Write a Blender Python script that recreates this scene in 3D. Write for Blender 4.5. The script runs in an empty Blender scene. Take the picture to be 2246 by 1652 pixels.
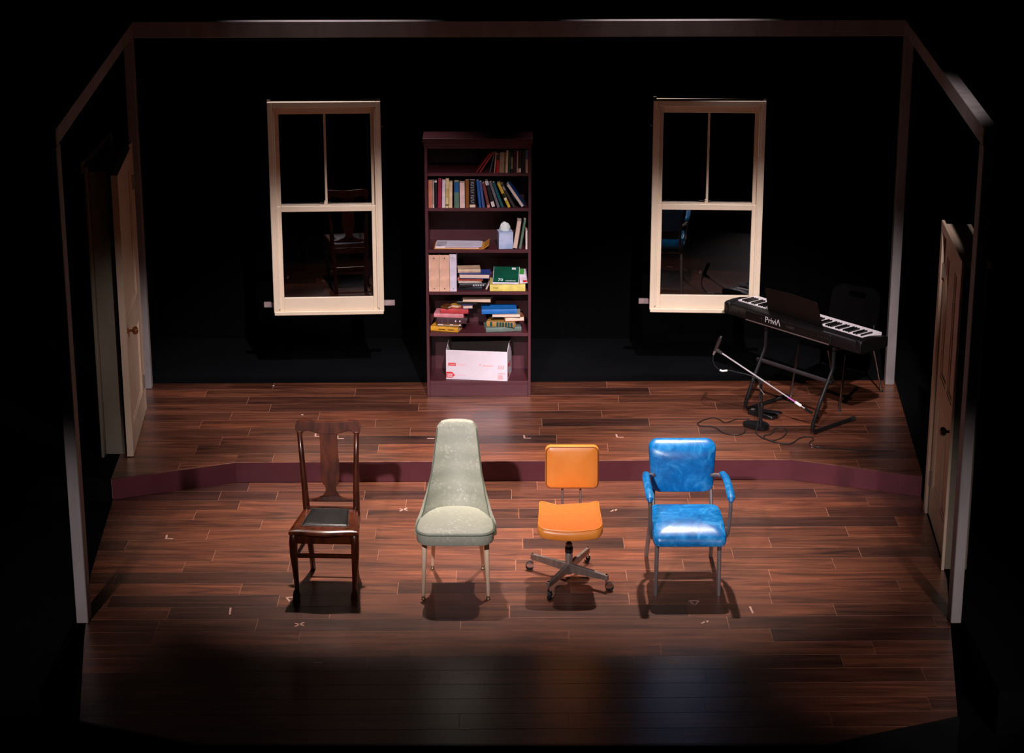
import bpy, bmesh, math, random
from mathutils import Vector, Matrix
R = math.radians
random.seed(7)
scene = bpy.context.scene
COL = scene.collection

# ------------------------------------------------------------------ camera, world, lights, exposure
cam_data = bpy.data.cameras.new('camera')
cam_data.sensor_width = 36.0
cam_data.lens = 73.28
cam_data.clip_end = 200
cam = bpy.data.objects.new('camera', cam_data)
COL.objects.link(cam)
cam.location = (0, -11.596, 5.109)
cam.rotation_euler = (R(90 - 17.67), 0, 0)
scene.camera = cam

world = bpy.data.worlds.new('world')
scene.world = world
world.use_nodes = True
bg = world.node_tree.nodes['Background']
bg.inputs[0].default_value = (0.8, 0.75, 0.9, 1)
bg.inputs[1].default_value = 0.0012

vs = scene.view_settings
vs.view_transform = 'Standard'
vs.look = 'None'
vs.gamma = 1.0
vs.use_curve_mapping = False
vs.exposure = 0.0


def spot(name, loc, target, energy, color, angle, blend=0.8, radius=0.08, sx=1.0):
    d = bpy.data.lights.new(name, 'SPOT')
    d.energy = energy
    d.color = color
    d.spot_size = R(angle)
    d.spot_blend = blend
    d.shadow_soft_size = radius
    o = bpy.data.objects.new(name, d)
    o.location = loc
    o.rotation_euler = (Vector(target) - Vector(loc)).to_track_quat('-Z', 'Y').to_euler()
    o.scale = (sx, 1, 1)
    COL.objects.link(o)
    return o


WARM = (1.0, 0.84, 0.76)
LAV = (1.0, 0.90, 0.95)
# overhead lamps over the chairs
spot('overhead_lamp_stage_right', (-1.1, 2.3, 6.2), (-0.80, 1.12, 0), 2700, WARM, 35, 1.0, 0.07)
spot('overhead_lamp_stage_left', (1.1, 2.3, 6.2), (0.85, 1.10, 0), 2800, WARM, 35, 1.0, 0.07)
# back lamps hung just above the rear beam
spot('back_lamp_stage_right', (-1.35, 3.60, 5.2), (-1.30, 3.1, 0), 330, LAV, 44, 1.0, 0.06)
spot('back_lamp_stage_left', (1.20, 3.66, 5.2), (1.15, 3.1, 0), 330, LAV, 44, 1.0, 0.06)
# front of house, low angle wash on the chairs
spot('front_lamp_chairs', (-1.9, -9.0, 6.2), (0.2, 1.05, 0.72), 4400, LAV, 15, 1.0, 0.10, sx=1.75)
# front of house, steeper, on the bookcase, the windows and the keyboard
spot('front_lamp_bookcase', (0.9, -5.5, 7.7), (-1.05, 3.6, 0.50), 4700, LAV, 13.5, 0.75, 0.07, sx=1.5)
spot('front_lamp_keyboard', (1.6, -5.5, 7.7), (1.55, 3.6, 0.47), 5000, LAV, 13.5, 0.75, 0.07, sx=1.5)
# narrow side lamps on the front posts and on the platform door
spot('side_lamp_stage_right', (-3.6, -8.0, 3.4), (-2.68, -0.30, 0.30), 950, LAV, 13, 1.0, 0.08)
spot('side_lamp_stage_left', (3.7, -8.0, 3.4), (2.15, -0.25, 0.10), 1150, LAV, 17, 1.0, 0.08)
spot('front_lamp_platform_door', (3.5, -6.5, 6.0), (-2.70, 2.75, 0.55), 1500, LAV, 9, 1.0, 0.08)

# ------------------------------------------------------------------ materials


def lin(c):
    out = []
    for v in c[:3]:
        v = v / 255.0
        out.append(v / 12.92 if v <= 0.04045 else ((v + 0.055) / 1.055) ** 2.4)
    return tuple(out) + (1.0,)


_mats = {}


def mk(name, c1, c2=None, rough=0.5, metal=0.0, scale=(6, 6, 6), detail=4, bump=0.0, coat=0.0, lo=0.35, hi=0.65, spec=0.5, bscale=None):
    if name in _mats:
        return _mats[name]
    m = bpy.data.materials.new(name)
    m.use_nodes = True
    nt = m.node_tree
    p = nt.nodes['Principled BSDF']
    p.inputs['Roughness'].default_value = rough
    p.inputs['Metallic'].default_value = metal
    p.inputs['Coat Weight'].default_value = coat
    p.inputs['Coat Roughness'].default_value = 0.15
    p.inputs['Specular IOR Level'].default_value = spec
    if c2 is None:
        c2 = tuple(max(0, v * 0.88) for v in c1)
    tc = nt.nodes.new('ShaderNodeTexCoord')
    mp = nt.nodes.new('ShaderNodeMapping')
    mp.inputs['Scale'].default_value = scale
    no = nt.nodes.new('ShaderNodeTexNoise')
    no.inputs['Scale'].default_value = 1.0
    no.inputs['Detail'].default_value = detail
    rp = nt.nodes.new('ShaderNodeValToRGB')
    rp.color_ramp.elements[0].position = lo
    rp.color_ramp.elements[1].position = hi
    rp.color_ramp.elements[0].color = lin(c1)
    rp.color_ramp.elements[1].color = lin(c2)
    L = nt.links.new
    L(tc.outputs['Object'], mp.inputs[0])
    L(mp.outputs[0], no.inputs['Vector'])
    L(no.outputs[0], rp.inputs[0])
    L(rp.outputs[0], p.inputs['Base Color'])
    if bump:
        b = nt.nodes.new('ShaderNodeBump')
        b.inputs['Strength'].default_value = bump
        b.inputs['Distance'].default_value = 0.004
        src = no.outputs[0]
        if bscale:
            n2 = nt.nodes.new('ShaderNodeTexNoise')
            n2.inputs['Scale'].default_value = bscale
            n2.inputs['Detail'].default_value = 3
            L(tc.outputs['Object'], n2.inputs['Vector'])
            src = n2.outputs[0]
        L(src, b.inputs['Height'])
        L(b.outputs[0], p.inputs['Normal'])
    _mats[name] = m
    return m


def plank_mat(name):
    m = bpy.data.materials.new(name)
    m.use_nodes = True
    nt = m.node_tree
    L = nt.links.new
    p = nt.nodes['Principled BSDF']
    tc = nt.nodes.new('ShaderNodeTexCoord')
    oi = nt.nodes.new('ShaderNodeObjectInfo')
    add = nt.nodes.new('ShaderNodeVectorMath'); add.operation = 'ADD'
    mulr = nt.nodes.new('ShaderNodeVectorMath'); mulr.operation = 'MULTIPLY'
    mulr.inputs[1].default_value = (37.0, 53.0, 11.0)
    L(oi.outputs['Random'], mulr.inputs[0])
    L(tc.outputs['Object'], add.inputs[0]); L(mulr.outputs[0], add.inputs[1])
    # broad grain
    mp = nt.nodes.new('ShaderNodeMapping'); mp.inputs['Scale'].default_value = (1.5, 15.0, 1)
    n1 = nt.nodes.new('ShaderNodeTexNoise'); n1.inputs['Scale'].default_value = 1.0; n1.inputs['Detail'].default_value = 6; n1.inputs['Roughness'].default_value = 0.62; n1.inputs['Distortion'].default_value = 1.1
    L(add.outputs[0], mp.inputs[0]); L(mp.outputs[0], n1.inputs['Vector'])
    rp = nt.nodes.new('ShaderNodeValToRGB')
    cr = rp.color_ramp
    cr.elements[0].position = 0.30; cr.elements[0].color = lin((62, 33, 24))
    cr.elements[1].position = 0.74; cr.elements[1].color = lin((164, 100, 70))
    e = cr.elements.new(0.46); e.color = lin((104, 59, 41))
    e = cr.elements.new(0.60); e.color = lin((132, 77, 53))
    L(n1.outputs[0], rp.inputs[0])
    # per plank value
    r2 = nt.nodes.new('ShaderNodeValToRGB')
    c2 = r2.color_ramp
    c2.elements[0].position = 0.0; c2.elements[0].color = (0.34, 0.34, 0.40, 1)
    c2.elements[1].position = 1.0; c2.elements[1].color = (1.12, 1.0, 0.90, 1)
    e = c2.elements.new(0.18); e.color = (0.55, 0.52, 0.52, 1)
    e = c2.elements.new(0.34); e.color = (0.86, 0.84, 0.80, 1)
    e = c2.elements.new(0.7); e.color = (1.0, 0.95, 0.92, 1)
    L(oi.outputs['Random'], r2.inputs[0])
    mx = nt.nodes.new('ShaderNodeMix'); mx.data_type = 'RGBA'; mx.blend_type = 'MULTIPLY'; mx.inputs[0].default_value = 1.0
    L(rp.outputs[0], mx.inputs[6]); L(r2.outputs[0], mx.inputs[7])
    L(mx.outputs[2], p.inputs['Base Color'])
    p.inputs['Roughness'].default_value = 0.36
    p.inputs['Specular IOR Level'].default_value = 0.5
    p.inputs['Coat Weight'].default_value = 1.0
    p.inputs['Coat Roughness'].default_value = 0.34
    b = nt.nodes.new('ShaderNodeBump'); b.inputs['Strength'].default_value = 0.12; b.inputs['Distance'].default_value = 0.003
    L(n1.outputs[0], b.inputs['Height']); L(b.outputs[0], p.inputs['Normal'])
    return m


def glass_mat():
    m = bpy.data.materials.new('window_glass')
    m.use_nodes = True
    nt = m.node_tree
    nt.nodes.remove(nt.nodes['Principled BSDF'])
    out = nt.nodes['Material Output']
    tr = nt.nodes.new('ShaderNodeBsdfTransparent')
    gl = nt.nodes.new('ShaderNodeBsdfGlossy')
    gl.inputs['Roughness'].default_value = 0.0
    fr = nt.nodes.new('ShaderNodeFresnel'); fr.inputs['IOR'].default_value = 1.7
    mx = nt.nodes.new('ShaderNodeMixShader')
    L = nt.links.new
    L(fr.outputs[0], mx.inputs[0]); L(tr.outputs[0], mx.inputs[1]); L(gl.outputs[0], mx.inputs[2])
    L(mx.outputs[0], out.inputs['Surface'])
    return m


def hexmat():
    """pale sage vinyl with a faint raised ring pattern"""
    m = bpy.data.materials.new('sage_vinyl')
    m.use_nodes = True
    nt = m.node_tree
    L = nt.links.new
    p = nt.nodes['Principled BSDF']
    tc = nt.nodes.new('ShaderNodeTexCoord')
    vo = nt.nodes.new('ShaderNodeTexVoronoi'); vo.inputs['Scale'].default_value = 46
    L(tc.outputs['Object'], vo.inputs['Vector'])
    rp = nt.nodes.new('ShaderNodeValToRGB')
    cr = rp.color_ramp
    base, ring = lin((158, 161, 144)), lin((208, 206, 186))
    cr.elements[0].position = 0.0; cr.elements[0].color = ring
    cr.elements[1].position = 1.0; cr.elements[1].color = base
    for pos, c in ((0.10, ring), (0.16, base), (0.30, base), (0.36, ring), (0.42, base)):
        e = cr.elements.new(pos); e.color = c
    L(vo.outputs['Distance'], rp.inputs[0])
    no = nt.nodes.new('ShaderNodeTexNoise'); no.inputs['Scale'].default_value = 9
    L(tc.outputs['Object'], no.inputs['Vector'])
    mr = nt.nodes.new('ShaderNodeMapRange')
    mr.inputs[1].default_value = 0.45; mr.inputs[2].default_value = 0.62
    mr.inputs[3].default_value = 0.2; mr.inputs[4].default_value = 1.0
    L(no.outputs[0], mr.inputs[0])
    mx = nt.nodes.new('ShaderNodeMix'); mx.data_type = 'RGBA'
    L(mr.outputs[0], mx.inputs[0])
    mx.inputs[6].default_value = base
    L(rp.outputs[0], mx.inputs[7])
    L(mx.outputs[2], p.inputs['Base Color'])
    p.inputs['Roughness'].default_value = 0.58
    return m


def blue_vinyl():
    m = bpy.data.materials.new('blue_vinyl')
    m.use_nodes = True
    nt = m.node_tree
    L = nt.links.new
    p = nt.nodes['Principled BSDF']
    tc = nt.nodes.new('ShaderNodeTexCoord')
    no = nt.nodes.new('ShaderNodeTexNoise'); no.inputs['Scale'].default_value = 11; no.inputs['Detail'].default_value = 6; no.inputs['Distortion'].default_value = 1.5
    L(tc.outputs['Object'], no.inputs['Vector'])
    rp = nt.nodes.new('ShaderNodeValToRGB')
    cr = rp.color_ramp
    cr.elements[0].position = 0.34; cr.elements[0].color = lin((0, 100, 172))
    cr.elements[1].position = 0.72; cr.elements[1].color = lin((60, 160, 224))
    e = cr.elements.new(0.52); e.color = lin((6, 124, 198))
    L(no.outputs[0], rp.inputs[0])
    # fine dark cracks in places
    vo = nt.nodes.new('ShaderNodeTexVoronoi'); vo.feature = 'DISTANCE_TO_EDGE'; vo.inputs['Scale'].default_value = 10
    n3 = nt.nodes.new('ShaderNodeTexNoise'); n3.inputs['Scale'].default_value = 7; n3.inputs['Detail'].default_value = 3
    ad = nt.nodes.new('ShaderNodeMix'); ad.data_type = 'RGBA'; ad.inputs[0].default_value = 0.25
    L(tc.outputs['Object'], ad.inputs[6]); L(n3.outputs[1], ad.inputs[7])
    L(ad.outputs[2], vo.inputs['Vector'])
    mr = nt.nodes.new('ShaderNodeMapRange'); mr.inputs[1].default_value = 0.0; mr.inputs[2].default_value = 0.03; mr.inputs[3].default_value = 0.55; mr.inputs[4].default_value = 1.0
    L(vo.outputs['Distance'], mr.inputs[0])
    mul = nt.nodes.new('ShaderNodeMix'); mul.data_type = 'RGBA'; mul.blend_type = 'MULTIPLY'; mul.inputs[0].default_value = 0.7
    L(rp.outputs[0], mul.inputs[6]); L(mr.outputs[0], mul.inputs[7])
    L(mul.outputs[2], p.inputs['Base Color'])
    b = nt.nodes.new('ShaderNodeBump'); b.inputs['Strength'].default_value = 0.25; b.inputs['Distance'].default_value = 0.003
    L(no.outputs[0], b.inputs['Height']); L(b.outputs[0], p.inputs['Normal'])
    p.inputs['Roughness'].default_value = 0.33
    p.inputs['Specular IOR Level'].default_value = 0.6
    return m


M = {}
M['plank'] = plank_mat('walnut_plank')
M['seam_highlight'] = mk('plank_seam_highlight', (184, 128, 102), (150, 102, 80), rough=0.6)  # pale colour in the joints paints in the highlights on the plank bevels
M['black'] = mk('black_paint', (9, 9, 11), (6, 6, 8), rough=0.9, spec=0.08, scale=(2, 2, 2))
M['drape'] = mk('black_drape', (5, 5, 6), (3, 3, 4), rough=0.95, spec=0.05, scale=(9, 2, 0.4))
M['riser'] = mk('maroon_paint', (104, 42, 52), (94, 37, 46), rough=0.55, scale=(5, 5, 5))
M['maroon'] = mk('bookcase_maroon', (78, 31, 38), (68, 26, 32), rough=0.5, scale=(4, 4, 4))
M['timber'] = mk('painted_timber', (150, 138, 136), (132, 122, 120), rough=0.6, scale=(9, 9, 2), bump=0.1)
M['cream'] = mk('cream_gloss_paint', (240, 220, 192), (232, 210, 182), rough=0.45, scale=(4, 4, 4), bump=0.05)
M['doorcream'] = mk('door_cream_paint', (210, 182, 156), (196, 168, 142), rough=0.5, scale=(4, 4, 2))
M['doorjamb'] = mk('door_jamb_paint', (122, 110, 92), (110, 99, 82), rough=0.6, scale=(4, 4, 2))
M['glass'] = glass_mat()
M['steel'] = mk('brushed_steel', (158, 142, 132), (132, 118, 110), rough=0.36, metal=0.5, scale=(30, 30, 4))
M['chrome'] = mk('chrome', (215, 212, 212), (200, 198, 198), rough=0.14, metal=1.0)
M['brass'] = mk('brass', (170, 146, 112), (150, 124, 92), rough=0.35, metal=0.6)
M['blackmetal'] = mk('black_powder_coat', (18, 17, 18), (14, 13, 14), rough=0.38, spec=0.5)
M['blackplastic'] = mk('black_plastic', (15, 14, 15), (11, 10, 11), rough=0.42)
M['boom'] = mk('satin_boom', (206, 198, 198), (190, 182, 182), rough=0.3, metal=0.25)
M['chairplastic'] = mk('chair_plastic', (6, 5, 5), (4, 3, 3), rough=0.8, spec=0.06)
M['pianobody'] = mk('piano_body', (17, 13, 13), (13, 10, 10), rough=0.42, spec=0.35)
M['rubber'] = mk('black_rubber', (14, 14, 14), (10, 10, 10), rough=0.7)
M['oak'] = mk('dark_oak', (84, 36, 16), (50, 20, 9), rough=0.28, scale=(30, 30, 5), detail=6, coat=0.25, lo=0.35, hi=0.7, bump=0.05)
M['oakworn'] = mk('worn_oak', (108, 48, 20), (70, 27, 10), rough=0.28, scale=(22, 22, 5), detail=6, coat=0.4, lo=0.38, hi=0.66)
M['leather'] = mk('black_leather', (26, 24, 24), (20, 19, 19), rough=0.38, scale=(40, 40, 40), bump=0.15)
M['sage'] = hexmat()
M['sagepipe'] = mk('sage_piping', (96, 108, 92), (84, 96, 82), rough=0.5)
M['creamleg'] = mk('cream_leg_paint', (246, 218, 184), (236, 206, 172), rough=0.4)
M['orange'] = mk('orange_vinyl', (240, 150, 62), (228, 134, 50), rough=0.36, scale=(5, 5, 5), bump=0.05)
M['orangefab'] = mk('orange_seat_fabric', (224, 106, 14), (216, 98, 10), rough=0.8, scale=(60, 60, 60), bump=0.1)
M['orangepipe'] = mk('orange_piping', (150, 84, 26), (140, 76, 22), rough=0.5)
M['blue'] = blue_vinyl()
M['bluepipe'] = mk('blue_piping', (120, 170, 214), (90, 150, 205), rough=0.4)
M['alu'] = mk('dull_aluminium', (140, 126, 124), (122, 110, 108), rough=0.45, metal=0.35, scale=(10, 10, 3))
M['whitekey'] = mk('white_key', (238, 226, 226), (232, 220, 220), rough=0.3)
M['blackkey'] = mk('black_key', (16, 15, 16), (12, 11, 12), rough=0.35)
M['lettering'] = mk('silver_lettering', (206, 196, 200), (196, 186, 190), rough=0.4)
M['dimlettering'] = mk('dim_lettering', (58, 52, 52), (50, 46, 46), rough=0.5)
M['tape'] = mk('pink_spike_tape', (206, 160, 146), (190, 144, 130), rough=0.6)
M['whitetape'] = mk('white_tape', (232, 236, 232), (220, 226, 220), rough=0.6)
M['pinktape'] = mk('magenta_tape', (206, 120, 190), (196, 110, 180), rough=0.5)
M['card'] = mk('white_cardboard', (216, 204, 210), (208, 196, 202), rough=0.7)
M['cardinside'] = mk('cardboard_inside', (60, 50, 46), (54, 44, 40), rough=0.8)
M['redprint'] = mk('red_print', (214, 44, 40), (204, 40, 36), rough=0.6)
M['pinkprint'] = mk('pale_red_print', (240, 168, 168), (236, 160, 160), rough=0.6)
M['paper'] = mk('paper', (226, 214, 228), (218, 206, 220), rough=0.8)
M['pages'] = mk('book_pages', (228, 200, 180), (206, 178, 158), rough=0.8, scale=(4, 4, 300), detail=2)
M['knobwood'] = mk('amber_knob', (150, 84, 34), (120, 62, 22), rough=0.25, coat=0.4)
M['batten'] = mk('raw_batten', (176, 154, 150), (120, 104, 104), rough=0.6, scale=(16, 6, 6))


def cm(c):
    return mk('cover_%d_%d_%d' % c, c, tuple(int(v * 0.86) for v in c), rough=0.45, scale=(14, 14, 14))

# ------------------------------------------------------------------ mesh builder


class MB:
    def __init__(self):
        self.v = []
        self.f = []

    def add(self, vs_, fs_):
        o = len(self.v)
        self.v += [tuple(p) for p in vs_]
        self.f += [tuple(i + o for i in q) for q in fs_]
        return self

    def box(self, x0, x1, y0, y1, z0, z1, mat=None):
        vs_ = [(x, y, z) for z in (z0, z1) for y in (y0, y1) for x in (x0, x1)]
        if mat is not None:
            vs_ = [mat @ Vector(p) for p in vs_]
        return self.add(vs_, [(0, 2, 3, 1), (4, 5, 7, 6), (0, 1, 5, 4), (1, 3, 7, 5), (3, 2, 6, 7), (2, 0, 4, 6)])

    def loft(self, rings, cap=True, closed=True):
        n = len(rings[0])
        vs_, fs_ = [], []
        for r_ in rings:
            vs_ += list(r_)
        for k in range(len(rings) - 1):
            for i in range(n if closed else n - 1):
                j = (i + 1) % n
                fs_.append((k * n + i, k * n + j, (k + 1) * n + j, (k + 1) * n + i))
        if cap:
            fs_.append(tuple(reversed(range(n))))
            fs_.append(tuple(range((len(rings) - 1) * n, len(rings) * n)))
        return self.add(vs_, fs_)

    def tube(self, pts, r, n=8, sq=False, aspect=1.0):
        pts = [Vector(p) for p in pts]
        rs = r if isinstance(r, (list, tuple)) else [r] * len(pts)
        rings = []
        up = Vector((0, 0, 1))
        d0 = (pts[1] - pts[0]).normalized()
        if abs(d0.z) > 0.95:
            up = Vector((0, 1, 0))
        prev = None
        for i, p in enumerate(pts):
            if i == 0:
                d = pts[1] - pts[0]
            elif i == len(pts) - 1:
                d = pts[-1] - pts[-2]
            else:
                d = (pts[i + 1] - pts[i]).normalized() + (pts[i] - pts[i - 1]).normalized()
            d.normalize()
            if prev is None:
                a = d.cross(up)
                a.normalize()
            else:
                a = prev - d * prev.dot(d)
                if a.length < 1e-6:
                    a = d.cross(up)
                a.normalize()
            prev = a
            b = d.cross(a)
            ring = []
            for k in range(n):
                t = 2 * math.pi * (k + 0.5) / n
                ca, sa = math.cos(t), math.sin(t)
                if sq:
                    m_ = 1.0 / max(abs(ca), abs(sa))
                    ca, sa = ca * m_, sa * m_
                ring.append(p + a * (rs[i] * ca) + b * (rs[i] * sa * aspect))
            rings.append(ring)
        return self.loft(rings)

    def lathe(self, prof, n=16, c=(0, 0, 0), ax=None):
        rings = []
        for r_, z in prof:
            ring = [Vector((r_ * math.cos(2 * math.pi * k / n), r_ * math.sin(2 * math.pi * k / n), z)) for k in range(n)]
            if ax is not None:
                q = Vector((0, 0, 1)).rotation_difference(Vector(ax))
                ring = [q @ p for p in ring]
            rings.append([p + Vector(c) for p in ring])
        return self.loft(rings)

    def prism(self, poly, fn, t0, t1):
        """poly of 2-D points; fn(a, b, t) gives the 3-D point"""
        return self.loft([[fn(a, b, t0) for a, b in poly], [fn(a, b, t1) for a, b in poly]])

    def warp(self, fn):
        self.v = [tuple(fn(*p)) for p in self.v]
        return self

    def build(self, name, mat, parent=None, bevel=0.0, seg=1, smooth=35, label=None):
        me = bpy.data.meshes.new(name)
        me.from_pydata(self.v, [], self.f)
        bm = bmesh.new()
        bm.from_mesh(me)
        bmesh.ops.recalc_face_normals(bm, faces=bm.faces)
        if bevel:
            es = [e for e in bm.edges if len(e.link_faces) == 2 and e.calc_face_angle(0) > R(30)]
            bmesh.ops.bevel(bm, geom=es, offset=bevel, segments=seg, affect='EDGES', clamp_overlap=True)
        bm.to_mesh(me)
        bm.free()
        for pl in me.polygons:
            pl.use_smooth = True
        me.set_sharp_from_angle(angle=R(smooth))
        me.materials.append(M[mat] if isinstance(mat, str) else mat)
        o = bpy.data.objects.new(name, me)
        COL.objects.link(o)
        if parent is not None:
            o.parent = parent
        if label:
            o['label'] = label
        return o


def tag(o, label, cat, group=None):
    o['label'] = label
    o['category'] = cat
    if group:
        o['group'] = group
    return o


def thing(name, label, cat, loc=(0, 0, 0), rot=(0, 0, 0), group=None):
    o = bpy.data.objects.new(name, None)
    o.empty_display_size = 0.1
    COL.objects.link(o)
    o.location = loc
    o.rotation_euler = rot
    return tag(o, label, cat, group)


def struct(o, label=None):
    o['kind'] = 'structure'
    if label:
        o['label'] = label
    return o


def rr(w, d, r, n=4, cx=0, cy=0, e=0):
    """rounded rectangle, counter clockwise"""
    out = []
    for sx, sy, a0 in ((1, 1, 0), (-1, 1, 90), (-1, -1, 180), (1, -1, 270)):
        for k in range(n + 1):
            a = R(a0 + 90 * k / n)
            out.append((cx + sx * (w / 2 - r) + r * math.cos(a), cy + sy * (d / 2 - r) + r * math.sin(a)))
    if e:
        full = []
        m_ = len(out)
        for i in range(m_):
            full.append(out[i])
            if (i + 1) % (n + 1) == 0:          # straight side follows
                p, q_ = out[i], out[(i + 1) % m_]
                full += [(p[0] + (q_[0] - p[0]) * k / (e + 1), p[1] + (q_[1] - p[1]) * k / (e + 1)) for k in range(1, e + 1)]
        out = full
    return out


def cushion(w, d, h, r=0.04, edge=0.02, crown=0.01, n=5, z0=0.0, taper=None):
    """upholstered pad: rounded box with a softly crowned top"""
    rings = []
    m = MB()
    prof = [(edge * 0.9, 0), (edge * 0.25, edge * 0.35), (0, edge), (0, h - edge), (edge * 0.25, h - edge * 0.35), (edge * 0.9, h)]
    for ins, z in prof:
        rings.append([(x, y, z0 + z) for x, y in rr(w - 2 * ins, d - 2 * ins, max(r - ins, 0.004), n, e=8)])
    for k in (0.8, 0.55, 0.28, 0.06):
        rings.append([(x, y, z0 + h + crown * (1 - k * k)) for x, y in rr((w - 2 * edge) * k, (d - 2 * edge) * k, max((r - edge) * k, 0.002), n, e=8)])
    m.loft(rings)
    if taper:
        m.warp(taper)
    return m


def text_mesh(name, s, size, mat, parent, matrix, depth=0.0006):
    cu = bpy.data.curves.new(name, 'FONT')
    cu.body = s
    cu.size = size
    cu.extrude = depth
    ob = bpy.data.objects.new(name, cu)
    COL.objects.link(ob)
    bpy.context.view_layer.update()
    dg = bpy.context.evaluated_depsgraph_get()
    me = bpy.data.meshes.new_from_object(ob.evaluated_get(dg))
    bpy.data.objects.remove(ob)
    bpy.data.curves.remove(cu)
    me.name = name
    me.materials.clear()
    me.materials.append(M[mat])
    o = bpy.data.objects.new(name, me)
    COL.objects.link(o)
    o.parent = parent
    o.matrix_local = matrix
    return o


def frame_mat(origin, xaxis, yaxis):
    x = Vector(xaxis).normalized()
    y = Vector(yaxis)
    y = (y - x * y.dot(x)).normalized()
    z = x.cross(y)
    m = Matrix((x, y, z)).transposed().to_4x4()
    m.translation = Vector(origin)
    return m

# ------------------------------------------------------------------ stage floor
HZ = 0.146          # height of the upstage platform


def clip(poly, region):
    """Sutherland-Hodgman; region is convex, counter clockwise"""
    out = list(poly)
    n = len(region)
    for i in range(n):
        ax, ay = region[i]
        bx, by = region[(i + 1) % n]
        side = lambda p: (bx - ax) * (p[1] - ay) - (by - ay) * (p[0] - ax)
        src, out = out, []
        for k in range(len(src)):
            p, q = src[k], src[(k + 1) % len(src)]
            sp, sq_ = side(p), side(q)
            if sp >= 0:
                out.append(p)
            if (sp >= 0) != (sq_ >= 0):
                t = sp / (sp - sq_)
                out.append((p[0] + (q[0] - p[0]) * t, p[1] + (q[1] - p[1]) * t))
        if not out:
            return []
    return out


def area(p):
    return abs(sum(p[i][0] * p[(i + 1) % len(p)][1] - p[(i + 1) % len(p)][0] * p[i][1] for i in range(len(p)))) / 2


LOWER = [(-2.72, 1.695), (-2.62, 0.385), (-2.47, -0.60), (-2.30, -1.585), (-1.62, -1.853), (1.63, -1.853), (2.38, -1.54), (2.69, 0.313), (2.80, 1.745), (1.95, 2.085), (-1.92, 2.025)]
UP_L = [(-2.84, 3.80), (-2.725, 1.695), (-1.92, 2.025), (-1.92, 3.815)]
UP_C = [(-1.92, 3.815), (-1.92, 2.025), (1.95, 2.085), (1.95, 3.875)]
UP_R = [(1.95, 3.875), (1.95, 2.085), (2.80, 1.745), (2.985, 3.89)]
UP_ALL = [(-2.84, 3.80), (-2.743, 2.03), (2.824, 2.03), (2.985, 3.89)]
GAP, GAPX = 0.0021, 0.0013


def planks(parent, regions, y_line0, step, rows, slope, seams, ztop):
    n = 0
    for k in range(rows[0], rows[1]):
        ya, yb = y_line0 - step * k, y_line0 - step * (k + 1)
        xs = [-3.3] + sorted(seams.get(k, [])) + [3.3]
        full = [xs[0]]
        for x in xs[1:]:
            while x - full[-1] > 1.75:
                full.append(full[-1] + 1.22)
            full.append(x)
        for a, b in zip(full[:-1], full[1:]):
            if b - a < 0.05:
                continue
            q = [(a + GAPX, yb + GAP + slope * a), (b - GAPX, yb + GAP + slope * b), (b - GAPX, ya - GAP + slope * b), (a + GAPX, ya - GAP + slope * a)]
            for reg in regions:
                c = clip(q, reg)
                if len(c) < 3 or area(c) < 0.0015:
                    continue
                cx = sum(p[0] for p in c) / len(c)
                cy = sum(p[1] for p in c) / len(c)
                m = MB()
                dz = random.uniform(-0.0002, 0.0002)
                m.prism(c, lambda x, y, t: (x - cx, y - cy, t), -0.008, dz)
                o = m.build('plank', 'plank', parent)
                o.location = (cx, cy, ztop)
                n += 1
    return n


LOWER_SEAMS = {-1: [-1.823, 0.174], 0: [-2.0, -1.609, -1.011, -0.003, 2.085], 1: [-1.847, -0.718, 0.294, 1.197, 2.416], 2: [-2.118, -0.969, 0.046, 2.115],
               3: [-1.655, -0.35, 0.95, 2.551], 4: [-1.983, -0.891, 0.137, 2.194], 5: [-2.48, -1.15, 0.721, 1.667], 6: [-1.896, -0.852, 0.186, 2.222],
               7: [-2.061, -1.401, 0.023, 1.077, 2.027], 8: [-2.457, -1.35, -0.346, 0.711, 1.604], 9: [-1.659, -0.699, 0.361, 2.375], 10: [-2.432, -1.41, -0.3, 0.707, 1.565],
               11: [-2.044, -1.083, -0.014, 1.051, 1.93], 12: [-1.501, -0.303, 1.273], 13: [-1.234, 0.331, 1.509], 14: [-1.9, -0.577, 0.854], 15: [-0.818, 0.69, 1.866],
               16: [-1.7, -0.403, 1.075], 17: [-1.207, 0.1, 1.417], 18: [-0.807, 1.039], 19: [-1.5, 0.3, 1.7], 20: [-0.6, 0.9]}
UPPER_SEAMS = {0: [-1.846, -0.6, 0.734, 2.0], 1: [-2.341, -1.2, 1.055], 2: [-2.0, -0.771, 0.809, 2.1], 3: [-1.811, -0.7, 0.349, 1.531], 4: [-1.43, -0.3, 0.666, 1.9], 5: [-2.277, -1.0, 1.006],
               6: [-1.901, -0.737, 0.2, 1.355], 7: [-1.317, 0.32, 1.6], 8: [-2.232, -0.946, 0.678, 1.9], 9: [-1.67, -0.5, 0.6, 1.842], 10: [-2.3, 2.4]}

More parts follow.
